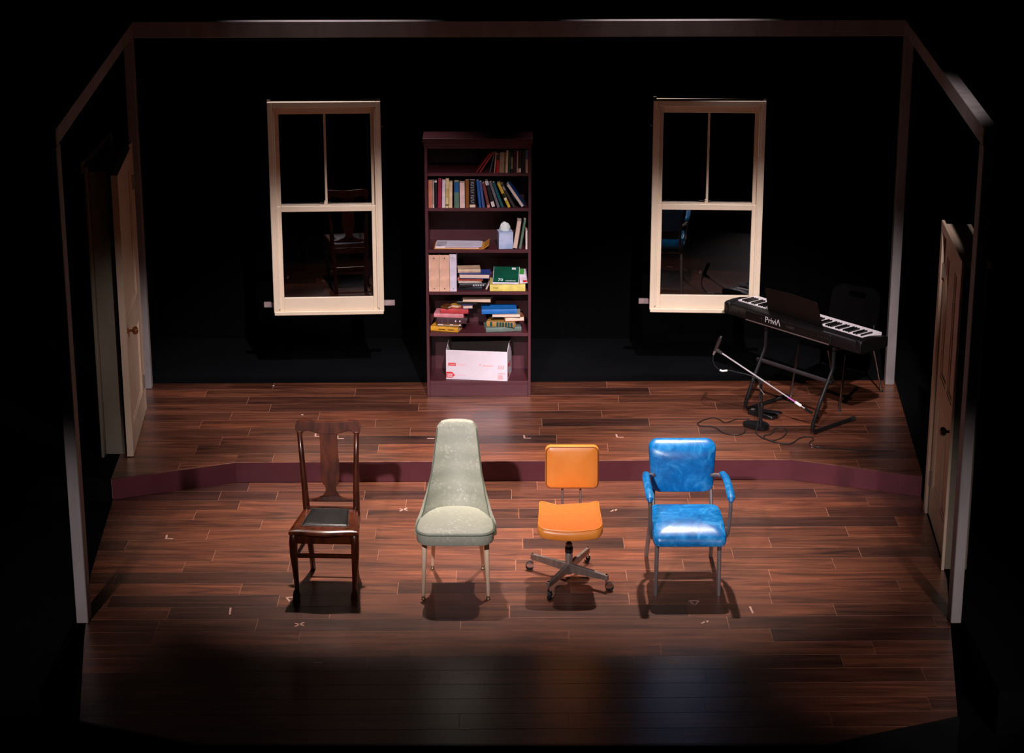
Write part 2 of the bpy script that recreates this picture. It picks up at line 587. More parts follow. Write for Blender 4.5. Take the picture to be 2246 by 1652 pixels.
# black stage the set stands on, theatre floor in front, dark walls
o = MB().box(-6.5, 6.5, -9.0, 5.6, -0.40, -0.30).build('floor_house', 'black'); struct(o, 'dark theatre floor below the stage edge')
o = MB().prism([(-6.4, 1.72), (-2.70, 1.72), (-2.70, 3.60), (2.80, 3.70), (2.80, 1.76), (6.4, 1.76), (6.4, 5.5), (-6.4, 5.5)], lambda x, y, t: (x, y, t), -0.29, HZ - 0.006).build('floor_backstage', 'black')
struct(o, 'black painted floor behind the wooden platform')
o = MB().box(-6.4, -2.60, -1.2, 1.70, -0.29, -0.02).box(2.68, 6.4, -1.2, 1.74, -0.29, -0.02).build('floor_wings', 'black'); struct(o, 'black floor beside the stage deck')
o = MB().box(-6.4, 6.4, 5.05, 5.15, HZ - 0.005, 6.4).build('wall_back', 'drape'); struct(o, 'black drape closing the back of the stage')
o = MB().box(-6.5, -6.4, -1.2, 5.4, -0.3, 6.4).build('wall_left', 'drape'); struct(o, 'black drape at the left wing')
o = MB().box(6.4, 6.5, -1.2, 5.4, -0.3, 6.4).build('wall_right', 'drape'); struct(o, 'black drape at the right wing')

floor_low = MB().prism(LOWER, lambda x, y, t: (x, y, t), -0.295, -0.0009).build('floor', 'seam_highlight')
struct(floor_low, 'walnut plank stage deck where the four chairs stand')
n1 = planks(floor_low, [LOWER], 1.866, 0.1775, (-2, 21), 0.0135, LOWER_SEAMS, 0.0)
floor_up = MB()
for reg in (UP_L, UP_C, UP_R):
    floor_up.prism(reg, lambda x, y, t: (x, y, t), 0.002, HZ - 0.0009)
floor_up = floor_up.build('floor_platform', 'seam_highlight')
struct(floor_up, 'raised walnut plank platform holding the bookcase')
n2 = planks(floor_up, [UP_ALL], 3.872, 0.183, (0, 9), 0.016, UPPER_SEAMS, HZ)
n2 += planks(floor_up, [UP_L, UP_C, UP_R], 3.872, 0.183, (9, 12), 0.016, UPPER_SEAMS, HZ)

# black edging along the front of the deck
FR = [(-2.30, -1.585), (-1.62, -1.853), (1.63, -1.853), (2.38, -1.54)]
edge_root = bpy.data.objects.new('trim_1', None); COL.objects.link(edge_root); struct(edge_root, 'black facing along the front edge of the deck')
for a, b in zip(FR[:-1], FR[1:]):
    d = (Vector(b) - Vector(a)).normalized(); nrm = Vector((d.y, -d.x))
    p = [a, b, (b[0] + nrm.x * 0.02, b[1] + nrm.y * 0.02), (a[0] + nrm.x * 0.02, a[1] + nrm.y * 0.02)]
    MB().prism(p, lambda x, y, t: (x, y, t), -0.29, 0.001).build('edge_board', 'blackmetal', edge_root)

# maroon riser boards between the two levels
rz = bpy.data.objects.new('trim_2', None); COL.objects.link(rz); struct(rz, 'maroon painted step riser across the stage')
RP = [(-2.72, 1.690), (-1.92, 2.020), (1.95, 2.080), (2.80, 1.740)]
for a, b in zip(RP[:-1], RP[1:]):
    d = (Vector(b) - Vector(a)).normalized(); nrm = Vector((d.y, -d.x))
    p = [a, b, (b[0] + nrm.x * 0.012, b[1] + nrm.y * 0.012), (a[0] + nrm.x * 0.012, a[1] + nrm.y * 0.012)]
    MB().prism(p, lambda x, y, t: (x, y, t), 0.001, HZ - 0.001).build('riser_board', 'riser', rz)
    m = MB()
    q = [(a[0] + nrm.x * 0.012, a[1] + nrm.y * 0.012), (b[0] + nrm.x * 0.012, b[1] + nrm.y * 0.012), (b[0] - nrm.x * 0.004, b[1] - nrm.y * 0.004), (a[0] - nrm.x * 0.004, a[1] - nrm.y * 0.004)]
    m.prism(q, lambda x, y, t: (x, y, t), HZ - 0.001, HZ + 0.0008).build('nosing_strip', mk('worn_nosing', (132, 84, 66), (96, 56, 44), rough=0.6, scale=(12, 12, 12)), rz)

# ------------------------------------------------------------------ timber frame of posts and beams
fr = thing('stage_frame', 'pale painted timber frame of posts and beams outlining the room', 'timber frame')
PF = {'lf': (-2.528, -0.295), 'rf': (2.612, -0.295), 'lb': (-2.795, 3.70), 'rb': (2.925, 3.81)}


def post(x, y, w, d, z0, z1):
    return MB().box(x - w / 2, x + w / 2, y - d / 2, y + d / 2, z0, z1).build('post', 'timber', fr, bevel=0.004)


post(-2.528, -0.295, 0.068, 0.11, 0.001, 2.845)
post(2.612, -0.295, 0.062, 0.11, 0.001, 2.845)
post(-2.810, 3.70, 0.070, 0.07, HZ + 0.001, 2.840)
post(2.925, 3.80, 0.070, 0.07, HZ + 0.001, 2.855)


def beam(a, b, w, z0, z1, za=0.0, zb=0.0):
    a, b = Vector(a), Vector(b)
    d = (b - a).normalized()
    nn = Vector((-d.y, d.x)) * w / 2
    m = MB()
    v = []
    for p, dz in ((a, za), (b, zb)):
        for s, z in ((-1, z0), (1, z0), (1, z1), (-1, z1)):
            v.append((p.x + nn.x * s, p.y + nn.y * s, z + dz))
    m.add(v, [(0, 1, 2, 3), (7, 6, 5, 4), (0, 4, 5, 1), (1, 5, 6, 2), (2, 6, 7, 3), (3, 7, 4, 0)])
    return m.build('beam', 'timber', fr, bevel=0.004)


beam((-2.845, 3.70), (2.96, 3.81), 0.075, 2.842, 2.962)
beam((-2.530, -0.35), (-2.808, 3.655), 0.080, 2.845, 2.945, 0, 0.012)
beam((2.614, -0.35), (2.925, 3.765), 0.080, 2.845, 2.950, 0, 0.015)

# ------------------------------------------------------------------ doors


def panel_leaf(parent, w, h, t, panels, mat, knob_x, knob_z, knob_mat, plate=False):
    """door leaf in the local x-z plane, visible face at y = 0 looking along -y; x from 0 (hinge) to w"""
    leaf = MB()
    # stiles and rails leave real recesses for the panels
    xs = sorted({0, w} | {p[0] for p in panels} | {p[1] for p in panels})
    zs = sorted({0, h} | {p[2] for p in panels} | {p[3] for p in panels})
    for i in range(len(xs) - 1):
        for k in range(len(zs) - 1):
            cx, cz = (xs[i] + xs[i + 1]) / 2, (zs[k] + zs[k + 1]) / 2
            if any(p[0] < cx < p[1] and p[2] < cz < p[3] for p in panels):
                continue
            leaf.box(xs[i], xs[i + 1], 0, t, zs[k], zs[k + 1])
    lf = leaf.build('leaf', mat, parent)
    for p in panels:
        m = MB()
        m.box(p[0], p[1], 0.014, t - 0.014, p[2], p[3])
        pn = m.build('panel', mat, lf)
        mo = MB()
        for (x0, x1, z0, z1) in ((p[0], p[1], p[2], p[2] + 0.018), (p[0], p[1], p[3] - 0.018, p[3]), (p[0], p[0] + 0.018, p[2] + 0.018, p[3] - 0.018), (p[1] - 0.018, p[1], p[2] + 0.018, p[3] - 0.018)):
            mo.box(x0, x1, 0.005, 0.014, z0, z1)
        mo.build('moulding', mat, lf, bevel=0.003)
    kb = MB()
    kb.lathe([(0.020, 0), (0.020, 0.006), (0.009, 0.010), (0.009, 0.032), (0.024, 0.040), (0.030, 0.054), (0.024, 0.068), (0.008, 0.074)], 14, (knob_x, 0, knob_z), (0, -1, 0))
    kb.build('knob', knob_mat, lf)
    if plate:
        MB().box(knob_x - 0.016, knob_x + 0.016, -0.004, 0.0, knob_z - 0.09, knob_z + 0.07).build('lock_plate', 'blackmetal', lf)
    for z in (0.25, h - 0.25):
        MB().box(-0.010, 0.030, -0.006, 0.0, z - 0.05, z + 0.05).tube([(0, -0.008, z - 0.05), (0, -0.008, z + 0.05)], 0.007).build('hinge', 'steel', lf)
    return lf


# left door, on the platform, slightly ajar towards the stage
d1 = bpy.data.objects.new('door_1', None); COL.objects.link(d1); struct(d1, 'cream panelled door standing ajar in a free-standing frame')
d1.location = (0, 0, HZ)
for (nm, b) in (('jamb', (-2.85, -2.715, 2.18, 2.215, 0.002, 1.985)), ('jamb', (-2.885, -2.75, 3.10, 3.135, 0.002, 1.985)), ('head_jamb', (-2.87, -2.735, 2.18, 3.135, 1.985, 2.02)),
                ('casing', (-2.870, -2.851, 2.12, 2.215, -0.004, 2.06)), ('casing', (-2.748, -2.728, 3.075, 3.175, 0.002, 2.03)), ('casing', (-2.905, -2.886, 3.10, 3.19, 0.002, 2.06)), ('head_casing', (-2.890, -2.871, 2.12, 3.19, 2.02, 2.10))):
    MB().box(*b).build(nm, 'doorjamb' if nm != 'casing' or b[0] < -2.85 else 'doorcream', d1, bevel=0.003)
lf1 = bpy.data.objects.new('door_leaf', None); COL.objects.link(lf1); lf1.parent = d1
lf1.location = (-2.722, 3.062, 0.006)
lf1.rotation_euler = (0, 0, math.atan2(2.122 - 3.062, -2.645 + 2.722))
lf1.scale = (1, -1, 1)
# leaf local x runs from the hinge downstage; face -y looks at the stage centre
pl1 = panel_leaf(lf1, 0.94, 2.0, 0.045, [(0.10, 0.84, 0.20, 0.75), (0.10, 0.84, 0.95, 1.88)], 'doorcream', 0.885, 0.90, 'knobwood')

# right door, on the lower deck
d2 = bpy.data.objects.new('door_2', None); COL.objects.link(d2); struct(d2, 'cream four-panel door with black knob in a free-standing frame')
hx, hy, fx, fy = 2.790, 1.40, 2.715, 0.50
d2.location = (hx, hy, 0.001)
d2.rotation_euler = (0, 0, math.atan2(fy - hy, fx - hx))
wid = math.hypot(fx - hx, fy - hy)
# local x runs downstage, local -y is towards the stage centre on this side
for (nm, b) in (('jamb', (-0.035, 0.0, -0.01, 0.13, 0.0, 1.945)), ('jamb', (wid, wid + 0.035, -0.01, 0.13, 0.0, 1.945)), ('head_jamb', (-0.035, wid + 0.035, -0.01, 0.15, 1.945, 1.985)),
                ('casing', (-0.10, -0.012, -0.030, -0.011, 0.0, 1.93)), ('casing', (wid + 0.012, wid + 0.06, -0.030, -0.011, 0.0, 1.93)), ('head_casing', (-0.10, wid + 0.06, -0.030, -0.011, 1.93, 1.995))):
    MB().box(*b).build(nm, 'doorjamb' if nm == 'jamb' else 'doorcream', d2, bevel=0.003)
lf2 = bpy.data.objects.new('door_leaf', None); COL.objects.link(lf2); lf2.parent = d2
lf2.location = (0.004, -0.006, 0.008)
pl2 = panel_leaf(lf2, wid - 0.008, 1.93, 0.045, [(0.10, 0.41, 0.22, 0.80), (0.49, 0.80, 0.22, 0.80), (0.10, 0.41, 1.00, 1.80), (0.49, 0.80, 1.00, 1.80)], 'doorcream', wid - 0.062, 0.87, 'blackmetal', plate=True)

# ------------------------------------------------------------------ hanging sash windows


def window(name, loc, rotz, label, wires):
    w = bpy.data.objects.new(name, None); COL.objects.link(w); struct(w, label)
    w.location = loc; w.rotation_euler = (0, 0, rotz)
    W, H = 0.418, 1.635
    c = 'cream'
    for s in (-1, 1):
        MB().box(min(s * W, s * 0.381), max(s * W, s * 0.381), -0.055, 0.055, 0.02, H).build('jamb', c, w, bevel=0.003)
        MB().box(min(s * 0.381, s * 0.368), max(s * 0.381, s * 0.368), -0.054, -0.040, 0.05, 1.59).build('stop_bead', c, w, bevel=0.002)
    MB().box(-0.381, 0.381, -0.055, 0.055, 1.592, H).build('header', c, w, bevel=0.003)
    MB().box(-W + 0.004, W - 0.004, -0.06, 0.055, 0.0, 0.03).build('sill', c, w, bevel=0.004)
    lo = bpy.data.objects.new('lower_sash', None); COL.objects.link(lo); lo.parent = w
    for s in (-1, 1):
        MB().box(min(s * 0.380, s * 0.338), max(s * 0.380, s * 0.338), -0.038, -0.004, 0.03, 0.845).build('stile', c, lo, bevel=0.003)
    MB().box(-0.338, 0.338, -0.038, -0.004, 0.03, 0.135).build('bottom_rail', c, lo, bevel=0.003)
    MB().box(-0.338, 0.338, -0.038, -0.004, 0.802, 0.845).build('meeting_rail', c, lo, bevel=0.003)
    MB().box(-0.338, 0.338, -0.022, -0.0205, 0.135, 0.802).build('pane', 'glass', lo)
    hi = bpy.data.objects.new('upper_sash', None); COL.objects.link(hi); hi.parent = w
    for s in (-1, 1):
        MB().box(min(s * 0.380, s * 0.340), max(s * 0.380, s * 0.340), 0.002, 0.036, 0.82, 1.592).build('stile', c, hi, bevel=0.003)
    MB().box(-0.340, 0.340, 0.002, 0.036, 1.535, 1.592).build('top_rail', c, hi, bevel=0.003)
    MB().box(-0.340, 0.340, 0.002, 0.036, 0.82, 0.848).build('meeting_rail', c, hi, bevel=0.003)
    MB().box(-0.0085, 0.0085, 0.004, 0.034, 0.848, 1.535).build('muntin', c, hi, bevel=0.003)
    for s in (-1, 1):
        MB().box(min(s * 0.340, s * 0.0085), max(s * 0.340, s * 0.0085), 0.018, 0.0195, 0.848, 1.535).build('pane', 'glass', hi)
    m = MB().box(-0.055, 0.03, -0.030, -0.008, 0.845, 0.853).lathe([(0.010, 0), (0.010, 0.012), (0.004, 0.016), (0.007, 0.026), (0.002, 0.030)], 10, (-0.01, -0.018, 0.853))
    m.build('sash_lock', c, w)
    MB().box(-0.50, 0.50, 0.057, 0.085, 0.035, 0.075).build('support_batten', 'batten', w, bevel=0.002)
    for s in (-1, 1):
        MB().box(s * 0.408 - 0.012, s * 0.408 + 0.012, -0.02, 0.05, H, H + 0.014).lathe([(0.006, 0), (0.012, 0.010), (0.004, 0.02)], 8, (s * 0.419, 0.0, 1.44), (s, 0, 0)).build('bracket', 'alu', w)
        MB().tube([(s * 0.405, 0.02, H + 0.014), (s * 0.405, 0.02, wires)], 0.0012, 6).build('hanging_wire', 'blackmetal', w)
    return w


window('window_1', (-1.395, 3.735, 0.735), R(3.3), 'cream sash window hanging left of the bookcase', 2.835 - 0.735)
window('window_2', (1.473, 3.815, 0.728), R(-2.7), 'cream sash window hanging behind the keyboard', 2.845 - 0.722)

# ------------------------------------------------------------------ bookcase
BX0, BX1, BY0, BY1 = -0.645, 0.142, 3.48, 3.815
bc = thing('bookcase', 'tall maroon painted bookcase filled with books against the dark back', 'bookcase', (-0.2515, 3.48, HZ + 0.001))
ox, oy, oz = -0.2515, 3.48, HZ + 0.001


def bcbox(nm, x0, x1, y0, y1, z0, z1, bev=0.002):
    return MB().box(x0 - ox, x1 - ox, y0 - oy, y1 - oy, z0 - oz, z1 - oz).build(nm, 'maroon', bc, bevel=bev)


SH = [1.878, 1.614, 1.296, 0.972, 0.648, 0.269]
bcbox('side_panel', BX0, BX0 + 0.022, BY0, BY1, oz, 2.08)
bcbox('side_panel', BX1 - 0.022, BX1, BY0, BY1, oz, 2.08)
bcbox('back_panel', BX0 + 0.022, BX1 - 0.022, BY1 - 0.012, BY1, oz, 2.08)
for z in SH:
    bcbox('shelf', BX0 + 0.022, BX1 - 0.022, BY0 + 0.002, BY1 - 0.012, z - 0.024, z)
bcbox('top_panel', BX0 - 0.012, BX1 + 0.012, BY0 - 0.016, BY1, 2.105, 2.138)
bcbox('cornice', BX0 - 0.004, BX1 + 0.004, BY0 - 0.006, BY1, 2.08, 2.105)
bcbox('kick_board', BX0 + 0.022, BX1 - 0.022, BY0 + 0.006, BY0 + 0.024, oz, 0.245)
bcbox('top_rail', BX0 + 0.022, BX1 - 0.022, BY0 + 0.002, BY0 + 0.02, 2.06, 2.08)

# ---- books


def upright(label, x0, z0, t, h, lean, col, y0=3.487, d=0.15, bands=(), group=None, pages=True, cat='book', front_pages=False, name='book'):
    """a standing book, spine to the viewer; lean in degrees, + leans its head to the right"""
    piv = x0 + t if lean > 0 else x0
    b = thing(name, label, cat, (piv, y0, z0 + 0.0008), (0, R(lean), 0), group)
    a0, a1 = (-t, 0) if lean > 0 else (0, t)
    a0 += 0.0004; a1 -= 0.0004
    bt = min(0.0025, t * 0.2)
    m = MB()
    if front_pages:
        m.box(a0, a0 + bt, 0, d, 0, h).box(a1 - bt, a1, 0, d, 0, h).box(a0, a1, d - 0.003, d, 0, h)
        pg = (a0 + bt, a1 - bt, 0.004, d - 0.003, 0.004, h - 0.004)
    else:
        m.box(a0, a0 + bt, 0, d, 0, h).box(a1 - bt, a1, 0, d, 0, h)
        m.prism([(a0, 0.0), (a0 + t * 0.25, -0.0025), (a1 - t * 0.25, -0.0025), (a1, 0.0), (a1, 0.003), (a0, 0.003)], lambda x, y, q: (x, y, q), 0, h)
        pg = (a0 + bt, a1 - bt, 0.003, d - 0.004, 0.004, h - 0.005)
    m.build('cover', cm(col), b)
    MB().box(*pg).build('pages', 'pages', b)
    for (f0, f1, c) in bands:
        MB().box(a0 + 0.0006, a1 - 0.0006, -0.0034, -0.0026, h * f0, h * f1).build('spine_band', cm(c), b)
    return b


G1 = 'books standing on the top shelf'
TOP = [
    ('thin dark red book leaning far over, first on the top shelf', -0.268, 0.010, 0.172, 36.0, (150, 34, 38), ()),
    ('thin bright red book leaning against the top row', -0.240, 0.009, 0.178, 33.0, (196, 44, 46), ()),
    ('slate grey slim book tilted beside the leaning red ones', -0.160, 0.011, 0.158, 13.5, (70, 72, 78), ()),
    ('thin tan paperback tilted slightly on the top shelf', -0.133, 0.010, 0.152, 5.0, (190, 140, 112), ()),
    ('book with black upper and red lower spine', -0.117, 0.020, 0.138, 2.0, (176, 26, 36), ((0.68, 1.0, (16, 24, 24)),)),
    ('thick beige cloth book on the top shelf', -0.0945, 0.036, 0.150, 2.0, (150, 122, 94), ()),
    ('narrow olive gold book beside the thick beige one', -0.0565, 0.009, 0.150, 2.0, (136, 108, 40), ()),
    ('cream slim tall book on the top shelf', -0.0465, 0.015, 0.168, 2.0, (216, 178, 152), ()),
    ('dark green slim book on the top shelf', -0.0295, 0.017, 0.159, 1.5, (18, 58, 46), ()),
    ('black book with cream vertical lettering patch on the top shelf', -0.0110, 0.018, 0.150, 1.0, (20, 18, 16), ((0.2, 0.8, (120, 110, 80)),)),
    ('tall very dark maroon book on the top shelf', 0.0085, 0.023, 0.175, 1.0, (46, 14, 22), ()),
    ('thin salmon book between two dark ones on the top shelf', 0.0335, 0.011, 0.165, 0.8, (206, 150, 134), ()),
    ('blackish green book with white label at its foot', 0.0460, 0.021, 0.172, 0.5, (30, 34, 26), ((0.02, 0.2, (224, 196, 180)),)),
    ('thick plain black book on the top shelf', 0.0690, 0.029, 0.168, 0.2, (16, 16, 16), ()),
    ('book with blue upper and tan lower spine ending the top row', 0.0985, 0.020, 0.172, 0, (186, 144, 122), ((0.58, 1.0, (76, 98, 146)),)),
]
packed = []
xr, prev_ = None, None
for (lb, x0, t, h, le, c, bd) in reversed(TOP):          # pack from the right so that leaning books rest on their neighbour
    r_ = x0 + t
    if prev_ is not None:
        zq = min(h * math.cos(R(le)), prev_[1] * math.cos(R(prev_[2])))
        r_ = min(r_, xr - prev_[0] / math.cos(R(prev_[2])) - zq * (math.tan(R(le)) - math.tan(R(prev_[2]))) - 0.0006)
    packed.append((lb, r_ - t, t, h, le, c, bd))
    xr, prev_ = r_, (t, h, le)
for (lb, x0, t, h, le, c, bd) in reversed(packed):
    upright(lb, x0, SH[0], t, h, le, c, bands=bd, group=G1, d=0.13)
G2 = 'books standing on the second shelf'
SEC = [
    ('broad salmon tan book at the end of the second shelf', -0.6180, 0.031, 0.203, 0, (198, 124, 96), ()),
    ('thin grey white booklet beside the salmon tan book', -0.5865, 0.011, 0.203, 0, (176, 168, 168), ((0.0, 0.12, (226, 220, 216)),)),
    ('black book with a white cap at its head', -0.5735, 0.021, 0.203, 0, (16, 16, 18), ((0.95, 1.0, (220, 205, 200)),)),
    ('crimson book on the second shelf', -0.5500, 0.026, 0.221, 1.4, (150, 22, 56), ()),
    ('white book next to the crimson one', -0.5195, 0.025, 0.209, 1.4, (224, 204, 212), ()),
    ('pale yellow book with black lettering on its spine', -0.4925, 0.022, 0.221, 1.4, (222, 198, 140), ((0.36, 0.66, (190, 168, 96)), (0.08, 0.12, (60, 50, 20)))),
    ('cream paperback beside the pale yellow book', -0.4675, 0.025, 0.193, 0.9, (228, 196, 158), ()),
    ('book with blue upper and sage green lower spine', -0.4280, 0.036, 0.198, 0, (92, 122, 104), ((0.60, 0.98, (28, 88, 146)),)),
    ('pinkish white thick book in the middle of the second shelf', -0.3870, 0.038, 0.190, 0, (234, 200, 192), ()),
    ('ochre brown book on the second shelf', -0.3450, 0.027, 0.209, 0, (136, 78, 26), ()),
    ('thick black book with pale lettering and white label', -0.3140, 0.044, 0.209, 0, (20, 18, 24), ((0.02, 0.12, (230, 206, 180)),)),
    ('bright blue book tilted beside the thick black one', -0.2450, 0.019, 0.207, -5.3, (26, 88, 160), ()),
    ('violet blue book tilted on the second shelf', -0.2200, 0.019, 0.195, -7.0, (70, 84, 146), ()),
    ('maroon book tilted with pale foot', -0.1850, 0.022, 0.186, -12.2, (116, 54, 54), ((0.0, 0.12, (196, 130, 110)),)),
    ('black book tilted with white head patch and white foot label', -0.1480, 0.026, 0.212, -15.0, (22, 20, 22), ((0.03, 0.22, (228, 214, 214)), (0.82, 0.98, (206, 196, 206)))),
    ('grey book tilted on the second shelf', -0.1090, 0.020, 0.198, -18.0, (108, 102, 112), ()),
    ('teal book tilted on the second shelf', -0.0790, 0.019, 0.198, -19.8, (10, 82, 92), ()),
    ('black and yellow banded book tilted steeply', -0.0300, 0.021, 0.198, -24.0, (212, 176, 44), ((0.40, 0.58, (20, 18, 10)), (0.30, 0.40, (236, 224, 190)))),
    ('dark patterned slim book tilted steeply', 0.0080, 0.018, 0.196, -28.0, (54, 50, 46), ((0.75, 0.9, (150, 140, 130)),)),
]
xl, prev_ = None, None
SEC.append(('cream paged book with blue cover leaning at the end of the row', 0.0720, 0.026, 0.205, -34.0, (24, 84, 148), ()))
for (lb, x0, t, h, le, c, bd) in SEC:
    if prev_ is not None and prev_[2] <= 0 and le <= 0:
        zq = min(prev_[1] * math.cos(R(prev_[2])) + prev_[0] * math.sin(R(-prev_[2])), h * math.cos(R(le)))
        x0 = max(x0, xl + prev_[0] / math.cos(R(prev_[2])) + zq * (math.tan(R(-le)) - math.tan(R(-prev_[2]))) + 0.0006)
    xl, prev_ = x0, (t, h, le)
    if 'cream paged' in lb:
        upright(lb, x0, SH[1], t, h, le, c, group=G2, d=0.15, front_pages=True)
        continue
    o = upright(lb, x0, SH[1], t, h, le, c, bands=bd, group=G2)
    if 'thick black book with pale' in lb:
        lt = MB()
        for k in range(13):
            if k == 7:
                continue
            zq = 0.192 - 0.0125 * k
            lt.box(0.010, 0.030, -0.0036, -0.0027, zq, zq + 0.0022).box(0.010 if k % 2 else 0.027, 0.013 if k % 2 else 0.030, -0.0036, -0.0027, zq - 0.0055, zq + 0.001)
        lt.build('spine_lettering', 'lettering', o)

# ---- lying books


def lying(label, cx, cy, z0, L, D, T, yaw, col, spine='front', name='book', group=None, tilt=0.0, cat='book', pagemat='pages', bands=()):
    b = thing(name, label, cat, (cx, cy, z0 + 0.0006), (R(tilt), 0, R(yaw)), group)
    bt = min(0.003, T * 0.18)
    m = MB()
    x0, x1, y0, y1 = -L / 2, L / 2, -D / 2, D / 2
    m.box(x0, x1, y0, y1, 0, bt).box(x0, x1, y0, y1, T - bt, T)
    pg = [x0 + 0.004, x1 - 0.004, y0 + 0.004, y1 - 0.004, bt, T - bt]
    if spine == 'front':
        m.prism([(y0, 0), (y0 + 0.004, 0), (y0 + 0.004, T), (y0, T), (y0 - 0.003, T * 0.7), (y0 - 0.003, T * 0.3)], lambda y, z, q: (q, y, z), x0, x1)
        pg[2] = y0 + 0.004
    elif spine == 'back':
        m.box(x0, x1, y1 - 0.003, y1, 0, T); pg[3] = y1 - 0.003
    elif spine == 'left':
        m.box(x0, x0 + 0.003, y0, y1, 0, T); pg[0] = x0 + 0.003
    else:
        m.box(x1 - 0.003, x1, y0, y1, 0, T); pg[1] = x1 - 0.003
    m.build('cover', cm(col), b)
    MB().box(*pg).build('pages', pagemat, b)
    for (f0, f1, c) in bands:
        MB().box(x0 + L * f0, x0 + L * f1, y0 - 0.0045, y0 - 0.0032, T * 0.08, T * 0.92).build('spine_band', cm(c), b)
    return b


# third shelf: papers, tissue box, three books
fo = thing('folder', 'orange card folder full of white papers lying on the third shelf', 'folder', (-0.395, 3.60, SH[2] + 0.001), (0, 0, R(-2)))
MB().box(-0.185, 0.185, -0.10, 0.12, 0, 0.003).add([(0.185, -0.10, 0.001), (0.225, -0.09, 0.028), (0.225, 0.11, 0.028), (0.185, 0.12, 0.001), (0.185, -0.10, 0.004), (0.222, -0.09, 0.031), (0.222, 0.11, 0.031), (0.185, 0.12, 0.004)],
    [(0, 1, 2, 3), (7, 6, 5, 4), (0, 4, 5, 1), (1, 5, 6, 2), (2, 6, 7, 3), (3, 7, 4, 0)]).build('folder_sleeve', cm((232, 158, 62)), fo)
MB().box(-0.175, 0.15, -0.085, 0.11, 0.003, 0.014).build('paper_sheaf', 'paper', fo)
MB().box(-0.10, 0.172, -0.095, 0.09, 0.0142, 0.017).build('paper_sheaf', 'paper', fo)
MB().box(-0.168, -0.095, -0.080, 0.06, 0.0143, 0.018).build('paper_slip', cm((206, 196, 206)), fo)
MB().box(-0.160, -0.135, -0.078, -0.066, 0.0181, 0.0185).build('printed_mark', cm((30, 30, 60)), fo)
for k in range(3):
    MB().box(-0.07, 0.10, -0.05 + 0.03 * k, -0.046 + 0.03 * k, 0.0171, 0.0174).build('printed_line', cm((176, 168, 190)), fo)

tb = thing('tissue_box', 'pale blue cube tissue box with a white tissue pulled up', 'tissue box', (-0.052, 3.555, SH[2] + 0.001), (0, 0, R(8)))
M['tissuebox'] = mk('tissue_box_print', (196, 206, 236), (150, 172, 206), rough=0.6, scale=(9, 9, 14))
MB().box(-0.054, 0.054, -0.054, 0.054, 0, 0.128).build('carton', 'tissuebox', tb, bevel=0.002)
m = MB()
rings = []
for k, (rad, z) in enumerate(((0.036, 0.128), (0.039, 0.145), (0.034, 0.165), (0.026, 0.182), (0.010, 0.193))):
    rings.append([(-0.005 + rad * (1 + 0.22 * math.sin(3 * a + k)) * math.cos(a), rad * 0.6 * (1 + 0.2 * math.cos(2 * a + k)) * math.sin(a), z + 0.006 * math.sin(2 * a + k)) for a in [2 * math.pi * i / 14 for i in range(14)]])
m.loft(rings).build('tissue', 'whitetape', tb)
upright('thick book with grey and orange cover leaning by the tissue box', 0.004, SH[2], 0.034, 0.215, 9.0, (96, 92, 108), y0=3.50, d=0.14, front_pages=True, bands=())
upright('sage green book leaning behind the thick cream-edged one', 0.0505, SH[2], 0.018, 0.222, 9.5, (98, 126, 104), y0=3.505, d=0.14)
upright('short white booklet at the end of the third shelf', 0.1000, SH[2], 0.015, 0.143, 0, (232, 214, 204), y0=3.50, d=0.12)

# fourth shelf: three binders, two heaps
for i, (lb, x0, t, h, c) in enumerate((('salmon tan ring binder at the end of the fourth shelf', -0.6215, 0.077, 0.282, (238, 188, 160)), ('salmon tan ring binder next to the white one', -0.5430, 0.077, 0.282, (240, 190, 162)), ('white ring binder on the fourth shelf', -0.4645, 0.050, 0.288, (226, 216, 234)))):
    bd = thing('binder', lb, 'binder', (x0 + t / 2, 3.484, SH[3] + 0.001), (0, 0, 0), 'ring binders on the fourth shelf')
    w = t / 2
    MB().box(-w, w, 0, 0.003, 0, h).box(-w, -w + 0.003, 0.003, 0.25, 0, h).box(w - 0.003, w, 0.003, 0.25, 0, h).build('cover', cm(c), bd, bevel=0.0008)
    MB().box(-w + 0.006, w - 0.006, 0.03, 0.235, 0.004, h - 0.012).build('pages', 'paper', bd)
    for z in (0.024, h - 0.024):
        MB().lathe([(0.0042, 0), (0.0042, 0.001), (0.002, 0.002)], 10, (0.0, 0, z), (0, -1, 0)).build('rivet', 'blackmetal' if i < 2 else 'brass', bd)

G4 = 'books heaped on the fourth shelf'
z = SH[3]
zz = z
for (lb, cx, cy, L, D, T, yaw, c, sp) in (
        ('navy book at the bottom of the fourth shelf heap', -0.305, 3.60, 0.175, 0.13, 0.026, -6, (30, 30, 44), 'front'),
        ('black paperback with white lettering in the fourth shelf heap', -0.300, 3.59, 0.20, 0.14, 0.026, 5, (18, 17, 20), 'front'),
        ('white paged thin book in the fourth shelf heap', -0.318, 3.60, 0.18, 0.13, 0.016, 3, (190, 170, 164), 'back'),
        ('salmon red thin book in the fourth shelf heap', -0.310, 3.60, 0.19, 0.13, 0.020, -3, (206, 92, 70), 'front'),
        ('blue covered book with white pages, near top of the heap', -0.280, 3.59, 0.23, 0.15, 0.034, -2, (58, 76, 150), 'back'),
        ('cream book on top of the fourth shelf heap', -0.325, 3.615, 0.17, 0.12, 0.026, 4, (222, 184, 150), 'front')):
    o = lying(lb, cx, cy, zz, L, D, T, yaw, c, sp, group=G4)
    zz += T + 0.0012
    if 'white lettering' in lb:
        for k in range(5):
            MB().box(-0.0 + 0.018 * k, 0.012 + 0.018 * k, -D / 2 - 0.0045, -D / 2 - 0.0032, 0.006, 0.020).build('spine_band', cm((186, 182, 188)), o)
